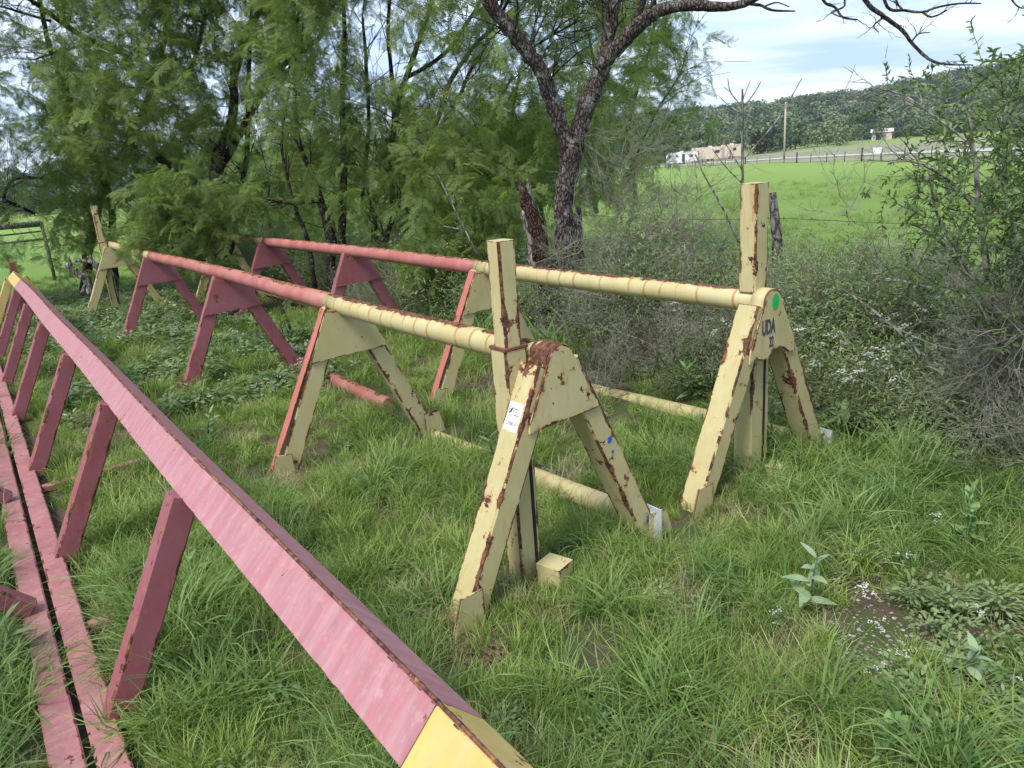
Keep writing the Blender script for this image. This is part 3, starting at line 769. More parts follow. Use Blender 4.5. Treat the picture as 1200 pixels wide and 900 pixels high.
add_grass(6200, 3.8, 9.5, .8)
add_grass(3300, 9.3, 20, .95)
# ground cover with white flowers, far left of rack A and round the right feet of rack B
for _ in range(1900):
    s = R.uniform(5.5, 14); l = R.uniform(.3, 2.6); p = W(s, l)
    if fbm(p.x, p.y, 21, .9) < -.1 - .2 * smooth(6, 9, s): continue
    put('herb', p.x, p.y, gz(p.x, p.y), R.uniform(.9, 1.7))
    if R.random() < .33: put('flowers', p.x, p.y, gz(p.x, p.y) - .03, R.uniform(.45, .75))
for _ in range(420):
    s = R.gauss(1.9, .75); l = R.gauss(4.3, .3); p = W(s, l)
    put('herb', p.x, p.y, 0, R.uniform(1., 2.2)); 
    put('finebush', p.x, p.y, R.uniform(0, .15), R.uniform(.5, .9), .4)
    if R.random() < .28: put('flowers', p.x, p.y, R.uniform(.1, .42), R.uniform(.6, 1.0))
for _ in range(16):
    p = gnd(R.uniform(880, 1200), R.uniform(560, 860)); put('flowers', p.x, p.y, -.02, R.uniform(.35, .5))
for _ in range(60):
    p = gnd(R.uniform(1050, 1230), R.uniform(710, 930)); put('clover', p.x, p.y, 0, R.uniform(.9, 1.7)); put('herb', p.x + .03, p.y, -.02, R.uniform(.4, .8))
# brush hedge along the fence line, low fine bushes
for _ in range(2300):
    s = R.uniform(-2.5, 15); l = R.gauss(4.6, .42) + .25 * smooth(6, 12, s)
    if l < 3.75 + .25 * fbm(s, 0, 0, 1): continue
    p = W(s, l); h = .72 + .5 * fbm(p.x, p.y, 9, .7); z = gz(p.x, p.y)
    if s < 2.6: h *= .8
    r0 = R.random(); zz_ = z + R.uniform(0, .5) * h
    if s > 5.5 and r0 < .5: put('finebush', p.x, p.y, zz_, R.uniform(.7, 1.2) * h, .4)
    elif r0 < .34: put('brush', p.x, p.y, zz_, R.uniform(.7, 1.25) * h, .5)
    elif r0 < .88: put('finebush', p.x, p.y, zz_, R.uniform(.8, 1.3) * h, .4)
    else: put('darkbrush', p.x, p.y, zz_, R.uniform(.6, 1.1) * h, .5)
for _ in range(150):      # front skirt of the brush behind rack B
    p = gnd(R.uniform(690, 1010), R.uniform(400, 470)); put('darkbrush' if R.random() < .35 else 'brush', p.x, p.y, R.uniform(0, .1), R.uniform(.5, .95), .6)
for _ in range(430):      # grey tangle at the right edge
    s = R.uniform(-.9, 1.6); l = R.uniform(3.65, 4.6); p = W(s, l); put('brush', p.x, p.y, R.uniform(0, .85), R.uniform(.6, 1.0), .9)
for _ in range(520):      # green and grey bushes behind the far post, up to the fence
    q_ = at(R.uniform(900, 1120), 300, R.uniform(5.0, 6.4)); h = R.uniform(.0, .55); put('finebush' if R.random() < .8 else 'brush', q_.x, q_.y, h, R.uniform(.6, 1.05), .5)
for _ in range(120):      # undergrowth among the left stems
    s = R.uniform(6, 17); l = R.uniform(3.6, 6); p = W(s, l); put('finebush', p.x, p.y, gz(p.x, p.y) + R.uniform(0, .5), R.uniform(.9, 1.6), .4)
for px, py, n in ((600, 390, 16), (560, 410, 10), (500, 390, 14), (640, 420, 9), (735, 330, 4), (470, 370, 8)):
    for _ in range(n):
        p = gnd(px + R.gauss(0, 22), py + R.gauss(0, 12)); put('broadgrass', p.x, p.y, 0, R.uniform(.55, 1.0), .3)
# near part of the field
for _ in range(2400):
    d = 7 + 36 * R.random() ** 1.5; a = R.uniform(-.75, .95); x = d * math.sin(a); y = d * math.cos(a); s, l = SL(x, y)
    if l < 5.3: continue
    if fbm(x, y, 2, .5) < -.35: continue
    put('crop', x, y, gz(x, y), R.uniform(.35, 1.1) * (.65 + d * .008), .2)
LAB = {'short': ('short_grass', 'short bright green grass tufts'), 'mid': ('meadow_grass', 'knee-less mid height green grass'), 'long': ('long_grass', 'long dark grass drooping in swathes'),
 'dry': ('dry_grass', 'dry straw coloured blades among the grass'), 'herb': ('ground_cover', 'low broad leaved ground cover'), 'clover': ('clover', 'fine small leaved ground cover'),
 'flowers': ('white_flowers', 'tiny white wildflowers scattered in the weeds'), 'crop': ('field_grass', 'bright green grass of the open field'), 'finebush': ('undergrowth', 'fine leaved grey green undergrowth along the fence'),
 'brush': ('dry_brush', 'tangle of dry grey twigs along the fence'), 'darkbrush': ('dark_brush', 'dark leafless twigs inside the brush'), 'broadgrass': ('broad_grass', 'broad arching grass blades round the tree foot')}
for k, (P, Q, S) in lists.items():
    if P:
        lb = LAB[k][1].replace('knee-less ', '')
        scatter(LAB[k][0], k, P, Q, S, label=lb, category='grass' if 'grass' in LAB[k][0] else 'ground cover') if False else tag(scatter(LAB[k][0], k, P, Q, S), lb, 'grass' if 'grass' in LAB[k][0] else 'undergrowth')

# pebbles, leaf litter on the bare patch (uncountable)
mb = MB()
for _ in range(3200):
    a = R.uniform(0, 6.28); q = math.sqrt(R.random()) * 1.15; x = 1.42 + .45 * q * math.cos(a); y = 2.0 + .55 * q * math.sin(a)
    r_ = R.uniform(.0018, .005) * R.choice((1, 1, 1.8)); mi_ = R.randrange(3); c = V3(x, y, .002 + .01 * fbm(x, y, 0, 1.2)); an = R.uniform(0, 3)
    P = [c + V3(math.cos(an + k * 1.257) * r_ * R.uniform(.8, 1.3), math.sin(an + k * 1.257) * r_, R.uniform(0, .002)) for k in range(5)]; top = c + V3(0, 0, r_ * .7)
    for k in range(5): mb.quad([P[k], P[(k + 1) % 5], top], mi=mi_)
mb.build('gravel', [flat('tan gravel', (.22, .17, .13), .9, .4, 200), flat('grey gravel', (.30, .29, .27), .9, .4, 200), flat('dark gravel', (.08, .06, .05), .9, .4, 200)], label='small pebbles on the bare soil', cat='gravel', kind='stuff')
mb = MB()
for h, r_ in HOLES[:1] + [(gnd(650, 800), .07), (gnd(745, 740), .06)]:
    for _ in range(45):
        a = R.uniform(0, 6.28); q = math.sqrt(R.random()) * r_; p = V3(h.x + q * math.cos(a), h.y + q * math.sin(a), R.uniform(.01, .03))
        leafshape(mb, p, (R.gauss(0, 1), R.gauss(0, 1), R.gauss(0, .3)), R.uniform(.02, .045), R.uniform(.008, .018), R.uniform(-.5, 1), 3)
mb.build('leaf_litter', M['litter'], label='brown dead leaves in a gap of the grass', cat='leaf litter', kind='stuff')
# tan stone and white scrap
p = gnd(1160, 893); mb = MB(); k = 9
P1 = [p + V3(math.cos(q * 6.283 / k) * .02 * R.uniform(.8, 1.2), math.sin(q * 6.283 / k) * .016 * R.uniform(.8, 1.2), -.004) for q in range(k)]
P2 = [p + (v - p) * .75 + V3(0, 0, .016) for v in P1]
for q in range(k): mb.quad([P1[q], P1[(q + 1) % k], P2[(q + 1) % k], P2[q]])
mb.quad(P2); mb.build('stone', flat('tan stone', (.55, .38, .28), .9, .2, 40), label='small tan stone on the bare soil at the lower right', cat='stone')
p = gnd(222, 742); mb = MB()
cs = [[V3(p.x + u * .017 + R.gauss(0, .004) - v * .006, p.y + v * .016, .10 + .017 * math.sin(u * 1.3 + v) + R.gauss(0, .004)) for u in range(-2, 3)] for v in range(-1, 3)]
for a in range(3):
    for b_ in range(4): mb.quad([cs[a][b_], cs[a][b_ + 1], cs[a + 1][b_ + 1], cs[a + 1][b_]])
mb.build('paper_scrap', M['white'], label='crumpled white paper scrap caught in the grass', cat='litter')

# ------------------------------------------------------------------ broad-leaved weeds
LEAFMESH = []
for k in range(4):
    b = MB(); leafshape(b, (0, 0, 0), (1, 0, .1), 1.0, (.46, .36, .58, .30)[k], (.5, .8, .3, .6)[k], 7); LEAFMESH.append(b)
def weed(px, py, h, ll, n, mat, kind, lab, rosette=False, base=None):
    p = base or gnd(px, py); root = empty('broadleaf_weed', p, R.uniform(0, 6), lab, 'weed', 'broad-leaved weeds')
    me = LEAFMESH[kind].mesh('weed_leaf', mat)
    b = MB(); top = V3(R.gauss(0, .03), R.gauss(0, .03), h); b.tube([V3(0, 0, -.02), top * .5 + V3(.01, 0, 0), top], [.005, .004, .002], 5); b.build('stem', M['herb'], root)
    for i in range(n):
        t_ = .25 + .75 * i / (n - 1); a = i * 2.4 + R.gauss(0, .2); o = bpy.data.objects.new('leaf', me); COL.objects.link(o); o.parent = root
        o.location = top * t_; s_ = ll * (1.15 - .55 * t_) * R.uniform(.8, 1.15) * (1 if not rosette else 1)
        el = .15 + .75 * t_ ** 2 + R.gauss(0, .12); o.rotation_euler = (R.gauss(0, .25), -el, a); o.scale = (s_, s_, s_)
for a in [(1058, 895, .13, .085, 15, 'weed', 2, 'round leaved pale green weed at the bottom edge near the bare soil'),
          (1140, 650, .26, .10, 13, 'weed', 0, 'bright weed with pointed leaves standing at the right in front of the brush'),
          (938, 720, .24, .10, 11, 'weed_dull', 1, 'pale weed with narrow leaves in the grass right of the far rack'),
          (1085, 530, .42, .13, 15, 'weed_dull', 1, 'tall grey green weed with long leaves before the twiggy brush'),
          (812, 470, .22, .12, 11, 'weed', 3, 'weed behind the far rack, left of its end leg'),
          (1118, 800, .16, .09, 9, 'weed_dull', 1, 'drooping weed on the edge of the bare soil'),
          (1170, 760, .07, .05, 7, 'weed', 2, 'small seedling on the bare soil at the right edge'),
          (1150, 800, .06, .06, 7, 'weed', 2, 'low seedling in the middle of the bare soil'),
          (1050, 838, .10, .06, 6, 'weed', 2, 'little weed just above the round leaved one'),
          (582, 540, .18, .11, 10, 'weed', 3, 'leafy weed between the two pipe racks near the end post'),
          (238, 690, .14, .10, 9, 'weed', 3, 'weed right of the first foreground leg'),
          (690, 560, .17, .10, 8, 'weed', 3, 'weed inside the A-frame of the nearer pipe rack'),
          (20, 790, .20, .14, 9, 'herb', 1, 'dark long leaved weed left of the base rails'),
          (1178, 900, .08, .07, 8, 'weed_dull', 2, 'flat weed in the lower right corner'),
          (245, 512, .16, .12, 8, 'weed_dull', 3, 'bluish weed beside the chipped pink leg')]:
    weed(a[0], a[1], a[2], a[3], a[4], M[a[5]], a[6], a[7])

# ------------------------------------------------------------------ trees
def stem_px(mb, L, D, seg=9, rough=.18, dD=0, thin=1.):
    """tube through photo-measured points (px, py, radius px) at distance D (may change by dD along it)"""
    P = [at(a, b_, D + dD * i / max(1, len(L) - 1)) for i, (a, b_, _) in enumerate(L)]
    rr_ = [r_ * D * thin / FPX for _, _, r_ in L]
    P2 = []; R2 = []
    for i in range(len(P) - 1):
        k = 5
        for j in range(k):
            t_ = j / k
            a0 = P[max(i - 1, 0)]; a1 = P[i]; a2 = P[i + 1]; a3 = P[min(i + 2, len(P) - 1)]
            q = .5 * ((2 * a1) + (a2 - a0) * t_ + (2 * a0 - 5 * a1 + 4 * a2 - a3) * t_ * t_ + (3 * a1 - a0 - 3 * a2 + a3) * t_ ** 3)
            r_ = rr_[i] * (1 - t_) + rr_[i + 1] * t_
            P2.append(q + V3(R.gauss(0, .12), R.gauss(0, .12), 0) * r_); R2.append(r_)
    P2.append(P[-1]); R2.append(rr_[-1]); mb.tube(P2, R2, seg, 0, True, rough)
    return P2, R2
def twigs(mb, P2, R2, n, L_, r_=.006, updrift=.3, tips=None):
    for _ in range(n):
        i = R.randrange(len(P2) // 4, len(P2)); p = P2[i].copy(); ax = (P2[min(i + 1, len(P2) - 1)] - P2[i - 1]).normalized()
        d = (ax * .7 + V3(R.gauss(0, .6), R.gauss(0, .6), R.gauss(updrift, .5))).normalized(); k = 5; l_ = L_ * R.uniform(.5, 1.3); pts = [p]
        for _ in range(k):
            d = (d + V3(R.gauss(0, .22), R.gauss(0, .22), R.gauss(-.02, .18))).normalized(); p = p + d * l_ / k; pts.append(p)
            if R.random() < .6:
                d3 = (d + V3(R.gauss(0, .6), R.gauss(0, .6), R.gauss(0, .5))).normalized(); e1 = p + d3 * l_ * .25; mb.tube([p, e1, e1 + (d3 + V3(R.gauss(0, .3), R.gauss(0, .3), 0)) * l_ * .15], [r_ * .5, r_ * .35, r_ * .2], 4, 0, False)
                if tips is not None: tips.append((e1, d3))
        rr = min(r_, R2[i] * .7); mb.tube(pts, [rr * (1 - .75 * j / k) for j in range(k + 1)], 5, 0, False)
        if tips is not None: tips.append((p, d))
# density of the feathery foliage over the view (rows = py, cols = px)
GX = [-400, 0, 100, 200, 300, 400, 500, 600, 700, 780, 830]
GY = [-500, -50, 0, 50, 100, 150, 200, 250, 300, 350]
GD = [[.8, .8, .8, .8, .8, .6, .5, .5, .5, .3, 0],
      [1, 1, .8, 1, .8, .5, .25, .3, .3, .15, 0],
      [1, .8, .5, 1, .7, .4, .12, .25, .3, .3, 0],
      [1, 1., .55, 1, .7, .35, .14, .3, .22, .5, .1],
      [1, 1, 1, 1, .5, .35, .25, .4, .25, .5, .12],
      [1, 1, 1, .9, .55, .5, .6, .7, .4, .22, .03],
      [1, 1, 1, .9, .55, .5, .75, .7, .35, .06, 0],
      [1, .35, .9, .9, .4, .2, .5, .35, .1, .03, 0],
      [.6, .25, .45, .3, .12, .15, .4, .12, 0, 0, 0],
      [.2, .1, .05, 0, 0, 0, 0, 0, 0, 0, 0]]
def dens(px, py):
    px = max(GX[0], min(GX[-1] - 1e-3, px)); py = max(GY[0], min(GY[-1] - 1e-3, py))
    i = max(k for k in range(len(GX) - 1) if GX[k] <= px); j = max(k for k in range(len(GY) - 1) if GY[k] <= py)
    u = (px - GX[i]) / (GX[i + 1] - GX[i]); v = (py - GY[j]) / (GY[j + 1] - GY[j])
    return (GD[j][i] * (1 - u) + GD[j][i + 1] * u) * (1 - v) + (GD[j + 1][i] * (1 - u) + GD[j + 1][i + 1] * u) * v
def crown(parent, n, x0, x1, y0, y1, D0, D1, mul=1., clump=.35, smin=.6, smax=1.25, extra=None, cm=1.5):
    P, Q, S = [], [], []; tries = 0
    while len(P) < n and tries < n * 30:
        tries += 1
        px = R.uniform(x0, x1); py = R.uniform(y0, y1); D = R.uniform(D0, D1)
        d_ = dens(px, py) if extra is None else extra(px, py)
        if R.random() > d_ * mul: continue
        p = at(px, py, D)
        if p.z < gz(p.x, p.y) + .25: continue
        if extra is None:
            s_, l_ = SL(p.x, p.y)
            if l_ < 3.7 and s_ < 12.6 and p.z < 2.1: continue
        c = .6 * fbm(p.x, p.y, p.z * 1.3 + D0, cm) + .55 * fbm(p.x, p.y, p.z * 3 + D0, cm * 2.6)
        if c < -clump * d_ * 1.3 + (1 - d_) * .12 - .05 + .12 * clump: continue
        P.append(p); Q.append((R.gauss(0, .8), R.gauss(.15, .6), R.uniform(0, 6.28))); S.append(R.uniform(smin, smax))
    return scatter('crown', 'spray', P, Q, S, parent, label=None)

# the leaning mesquite with the forked trunk behind the far rack
t0 = at(664, 405, 7.0); t0.z = 0
tr = empty('mesquite_tree', t0, 0, 'forked mesquite tree with rough grey trunk behind the far pipe rack', 'tree')
def child(mb, name, mat, root, **k):
    o = mb.build(name, mat, None, **k); o.parent = root; o.location = -root.location; return o
mb = MB(); DM = 7.0
stem_px(mb, [(663, 425, 19), (663, 400, 15), (662, 360, 14), (661, 300, 13.5), (662, 240, 13), (668, 185, 15), (670, 165, 15)], DM, 18, .2, 0, .82); child(mb, 'trunk', M['bark'], tr)
tips = []
mb = MB(); mt = MB()
P_, R_ = stem_px(mb, [(666, 190, 10), (658, 150, 10.5), (645, 112, 10.5), (630, 78, 10), (610, 50, 9.5), (588, 22, 9), (568, -8, 8), (545, -70, 7), (530, -180, 5)], DM, 14, .2, -.5, .8); child(mb, 'limb', M['bark'], tr, label='left limb reaching up out of the picture'); twigs(mt, P_, R_, 26, .8, .008, .3, tips)
mb = MB()
P_, R_ = stem_px(mb, [(671, 190, 11), (682, 140, 12.5), (697, 100, 12), (709, 72, 12), (714, 40, 9), (719, 0, 8.5), (730, -70, 7), (735, -200, 4)], DM, 14, .2, .3, .8); child(mb, 'limb', M['bark'], tr, label='upright right limb'); twigs(mt, P_, R_, 24, .8, .008, .3, tips)
mb = MB()
P_, R_ = stem_px(mb, [(707, 78, 9), (722, 58, 9.5), (738, 40, 9.5), (757, 22, 8.5), (780, 10, 7), (812, 6, 6.5), (845, 8, 5.5), (872, 4, 4.5), (900, -10, 3), (950, -40, 2)], DM, 12, .18, -.3, .85); child(mb, 'limb', M['bark'], tr, label='bare limb arching to the right')
stem_px(mt, [(740, 38, 5), (750, 10, 4.5), (758, -25, 3.5), (765, -100, 2)], DM, 7)
stem_px(mt, [(870, 4, 2), (890, 6, 1.6), (905, 12, 1.3), (932, 13, .7)], DM, 5); stem_px(mt, [(895, 8, 1), (910, 3, .8), (925, 8, .5)], DM, 5)
stem_px(mt, [(757, 22, 2.5), (762, 8, 2), (770, -10, 1.5)], DM, 5)
# bare overhanging twigs at the top right
DT = 6.2
for L in ([(960, -60, 3), (1000, -20, 2.6), (1018, 6, 2.4), (1036, 20, 2.2), (1058, 36, 2), (1068, 50, 1.7), (1085, 67, 1.6), (1100, 74, 1.2), (1120, 76, .9), (1140, 76, .6)],
          [(1030, -30, 1.6), (1040, 8, 1.6), (1060, 12, 1.4), (1080, 14, 1.3), (1100, 8, 1.1), (1125, 4, .9), (1150, 4, .6)], [(950, -40, 1.8), (965, 0, 1.5), (978, 8, 1.3), (988, 20, 1.1), (1005, 23, .8)],
          [(985, -20, 1), (990, 6, 1), (975, 14, .9), (985, 20, .6)], [(1080, 14, 1.2), (1092, 20, 1), (1110, 12, .7)], [(1068, 50, 1.), (1076, 40, .8), (1090, 38, .5)], [(1058, 12, 1.1), (1050, 0, 1), (1066, -10, .8)],
          [(1180, -10, 1), (1190, 5, .8), (1198, 10, .5)], [(1036, 20, 1.1), (1024, 30, .8), (1030, 38, .5)]):
    P_, R_ = stem_px(mt, L, DT, 5, .1); twigs(mt, P_, R_, 3, .16, .003, 0)
child(mt, 'twigs', M['bark_dark'], tr, kind='stuff')
def tipcrown(parent, tips, n, sm=1.1):
    P, Q, S = [], [], []
    for _ in range(n):
        p, d = R.choice(tips); P.append(p + V3(R.gauss(0, .1), R.gauss(0, .1), R.gauss(0, .1))); Q.append((R.gauss(0, .4), R.uniform(0, 1.0), R.uniform(0, 6.28))); S.append(R.uniform(.7, 1.2) * sm)
    return scatter('crown', 'spray', P, Q, S)
def reparent(o, root): o.parent = root; o.location = -root.location
tips = [t_ for t_ in tips if t_[0].z > 3.3]
if tips: reparent(tipcrown(tr, tips, 60, .9), tr)

# broken stump beside it
st0 = at(640, 400, 6.9); st0.z = 0
sr = empty('dead_stump', st0, 0, 'broken dark dead trunk leaning left of the mesquite trunk', 'stump')
mb = MB(); stem_px(mb, [(650, 425, 13), (646, 370, 12), (640, 320, 11), (630, 275, 9), (621, 245, 7.5), (612, 222, 5), (604, 212, 2), ], 6.8, 10, .35); child(mb, 'trunk', M['rotwood'], sr)
mb = MB(); stem_px(mb, [(638, 350, 9), (630, 300, 10), (624, 270, 9), (618, 245, 7), (616, 236, 2)], 6.95, 8, .35); stem_px(mb, [(626, 262, 4), (622, 235, 3.5), (619, 215, 1.5), (618, 203, .6)], 6.8, 6, .3); child(mb, 'broken_limb', M['deadwood'], sr)

# tree thicket on the left: four multi-stem mesquites
def thicket(label, D, stems, basepx, n, box, mul, clump, seed, Dd=1.6, twn=9, cm=1.5):
    R.seed(seed)
    b0 = at(basepx[0], basepx[1], D); b0.z = gz(b0.x, b0.y)
    root = empty('mesquite_tree', b0, 0, label, 'tree', 'mesquites of the thicket')
    mt = MB()
    for L in stems:
        mb = MB(); dd = R.uniform(-.8, .6)
        P_, R_ = stem_px(mb, L, D, 8, .2, dd, .66)
        mb_name = 'trunk' if L[0][2] > 4.5 else 'branch'; child(mb, mb_name, M['bark'] if L[0][2] > 8 and R.random() < .3 else M['bark_dark'], root)
        twigs(mt, P_, R_, twn, .85, .008, .35)
    child(mt, 'twigs', M['bark_dark'], root, kind='stuff')
    o = crown(None, n, *box, D - Dd, D + Dd, mul, clump, cm=cm); reparent(o, root)
    return root
thicket('mesquite tree at the far left with pale hanging dead branches', 14.2, [
    [(100, 345, 8), (103, 300, 7.5), (112, 250, 7), (130, 200, 6), (160, 150, 5), (190, 60, 4), (200, -60, 3)],
    [(135, 340, 6), (133, 290, 6), (128, 230, 5), (100, 150, 4), (60, 60, 3.5), (40, -40, 3)],
    [(120, 213, 3.6), (110, 180, 3.3), (100, 150, 3)], [(40, 250, 2), (10, 236, 2)], [(195, 192, 6), (178, 172, 5.5), (152, 145, 3.5), (120, 120, 2)],
    [(5, 232, 2.4), (8, 220, 2.4), (20, 209, 2.2), (50, 209, 1.8)], [(140, 60, 5), (112, 50, 4.5), (80, 32, 4), (50, 10, 3), (20, -10, 2)],
    [(60, 25, 2), (10, 10, 1.6), (-20, 0, 1)], [(78, 30, 2.4), (70, 10, 1.8), (62, -10, 1.2)], [(112, 50, 3), (70, 60, 2), (40, 70, 1)]],
    (115, 345), 5400, (-420, 260, -420, 340), 1., .45, 3, 2.0)
thicket('mesquite tree with a thick dark trunk behind the cream end post', 12.6, [
    [(262, 340, 11), (262, 290, 11), (256, 235, 10.5), (253, 190, 10), (266, 158, 8), (274, 130, 7), (274, 95, 6.5), (285, 50, 6), (307, 0, 5), (320, -80, 3)],
    [(256, 200, 8), (285, 150, 6), (296, 128, 5.5), (320, 88, 5), (350, 62, 4.5), (377, 40, 4), (388, 0, 3), (392, -60, 2)],
    [(250, 240, 6), (220, 205, 6), (190, 188, 6), (165, 160, 4), (140, 120, 3)], [(262, 240, 5), (282, 215, 4), (290, 170, 4), (292, 60, 3), (300, -40, 2)],
    [(225, 80, 3), (235, 45, 3), (240, 10, 2)], [(330, 100, 2.5), (345, 60, 2), (345, 0, 1.5)]],
    (262, 345), 4400, (60, 400, -380, 320), 1., .42, 4)
thicket('slender many-stemmed mesquite left of the middle with dark thin trunks', 10.5, [
    [(388, 340, 9), (388, 285, 9), (378, 245, 7), (366, 205, 5), (350, 165, 4), (345, 80, 3), (352, -20, 2)],
    [(402, 330, 7), (401, 260, 6.5), (403, 190, 5.5), (401, 110, 4.5), (404, 50, 3.5), (400, -40, 2)],
    [(440, 330, 6), (438, 260, 6), (435, 205, 5), (452, 180, 4), (478, 150, 3)], [(425, 230, 3), (432, 150, 3), (430, 90, 3), (425, 20, 2)],
    [(458, 210, 5.5), (461, 160, 5.5), (468, 115, 5), (480, 80, 4.5), (492, 45, 4), (508, -5, 3.5), (520, -80, 2)],
    [(478, 90, 3.5), (500, 78, 3.4), (527, 57, 3.2), (545, 30, 3), (566, -5, 2.5), (590, -70, 2)],
    [(460, 240, 5), (459, 180, 4.5), (462, 120, 4), (455, 40, 3), (460, -30, 2)], [(375, 235, 4), (340, 238, 3), (300, 230, 2)],
    [(370, 340, 4), (360, 280, 4), (345, 240, 3), (330, 170, 2.5), (340, 100, 2)]],
    (400, 340), 2300, (300, 540, -380, 330), .9, .38, 5)
thicket('mesquite in the middle with stems leaning up to the right', 9.3, [
    [(490, 200, 4), (503, 165, 4.5), (517, 128, 4), (528, 95, 4), (555, 55, 3.5), (580, 28, 3), (600, -10, 2.5), (620, -70, 2)],
    [(515, 150, 3), (535, 120, 3.5), (550, 85, 3), (565, 60, 2.5), (590, 0, 2)], [(500, 270, 4.5), (512, 240, 4.5), (533, 220, 4), (565, 205, 3.5), (600, 195, 3), (633, 178, 2)],
    [(455, 340, 5), (450, 290, 5), (468, 240, 5), (490, 200, 4.5)], [(620, 58, 2), (650, 40, 1.6), (677, 25, 1.2)], [(540, 160, 2), (580, 145, 1.6), (630, 140, 1.2)],
    [(520, 340, 4), (530, 270, 4), (560, 215, 3), (570, 150, 2.5), (600, 90, 2)]],
    (470, 345), 2100, (470, 760, -380, 310), 1., .40, 6)
thicket('light green mesquite behind the forked trunk, thinning out to the right', 12.5, [
    [(745, 235, 3.5), (742, 200, 3.5), (735, 160, 3), (748, 100, 2.5), (765, 40, 2), (770, -40, 1)], [(700, 250, 4), (690, 200, 3.5), (700, 120, 3), (690, 40, 2)],
    [(742, 190, 2), (770, 130, 1.6), (795, 90, 1.2), (805, 60, .8)], [(640, 280, 4), (630, 230, 3.5), (600, 160, 3), (610, 80, 2.4)]],
    (720, 285), 1500, (560, 835, -250, 235), .9, .38, 8, 1.2)
# leafy branch hanging over the rack ends, a mesquite sapling
def blob(cx_, cy_, rx, ry): return lambda a, b_: max(0, 1.25 - math.hypot((a - cx_) / rx, (b_ - cy_) / ry)) * 1.2
def sapling(label, D, spots, stems, n, Dd=.45, sm=(.55, .95)):
    L0 = stems[0][0]; b0 = at(L0[0], L0[1], D); b0.z = gz(b0.x, b0.y); root = empty('mesquite_sapling', b0, 0, label, 'sapling', 'mesquite saplings')
    mb = MB(); mt = MB()
    for L in stems: P_, R_ = stem_px(mb, L, D, 6, .15); twigs(mt, P_, R_, 5, .4, .005)
    child(mb, 'trunk', M['bark_dark'], root); child(mt, 'twigs', M['bark_dark'], root, kind='stuff')
    f = lambda a, b_: max(s_(a, b_) for s_ in spots)
    o = crown(None, n, 120, 680, 150, 440, D - Dd, D + Dd, 1, .7, sm[0], sm[1], f); reparent(o, root)
sapling('feathery mesquite sapling leaning over the far ends of the pipe racks', 9.7, [blob(205, 235, 52, 42), blob(236, 262, 36, 42), blob(180, 270, 26, 26), blob(235, 300, 28, 16), blob(270, 232, 30, 22)], [[(262, 385, 5), (255, 330, 4.5), (240, 280, 4), (215, 230, 3)], [(255, 330, 3), (275, 280, 2), (270, 240, 1.5)]], 520)
sapling('bright green sapling behind the second frame of the far rack', 7.9, [blob(545, 285, 40, 30), blob(500, 300, 45, 25), blob(580, 245, 40, 35)], [[(540, 400, 4), (535, 330, 3.5), (550, 280, 2.5), (580, 240, 2)], [(538, 340, 2), (505, 300, 1.6)]], 260)
sapling('low feathery sprout in the grass between the racks', 7.6, [blob(345, 385, 28, 20), blob(325, 360, 20, 14)], [[(345, 420, 2), (340, 385, 1.6), (330, 360, 1)]], 60, .25, (.4, .6))

# distant mass behind the thicket, closing the lowest gaps
mbs = ([], [], [])
R.seed(31)
for _ in range(900):
    s = R.uniform(15, 34); l = R.uniform(3.0, 10) + .25 * (s - 15); p = W(s, l); z = gz(p.x, p.y)
    if l < 0: continue
    mbs[0].append((p.x, p.y, z + R.uniform(.2, 3.2))); mbs[1].append((R.gauss(0, .4), R.uniform(.1, 1), R.uniform(0, 6.28))); mbs[2].append(R.uniform(1.4, 2.4))
tag(scatter('thicket_foliage', 'spray', *mbs), 'feathery foliage of the farther thicket on the left', 'foliage')

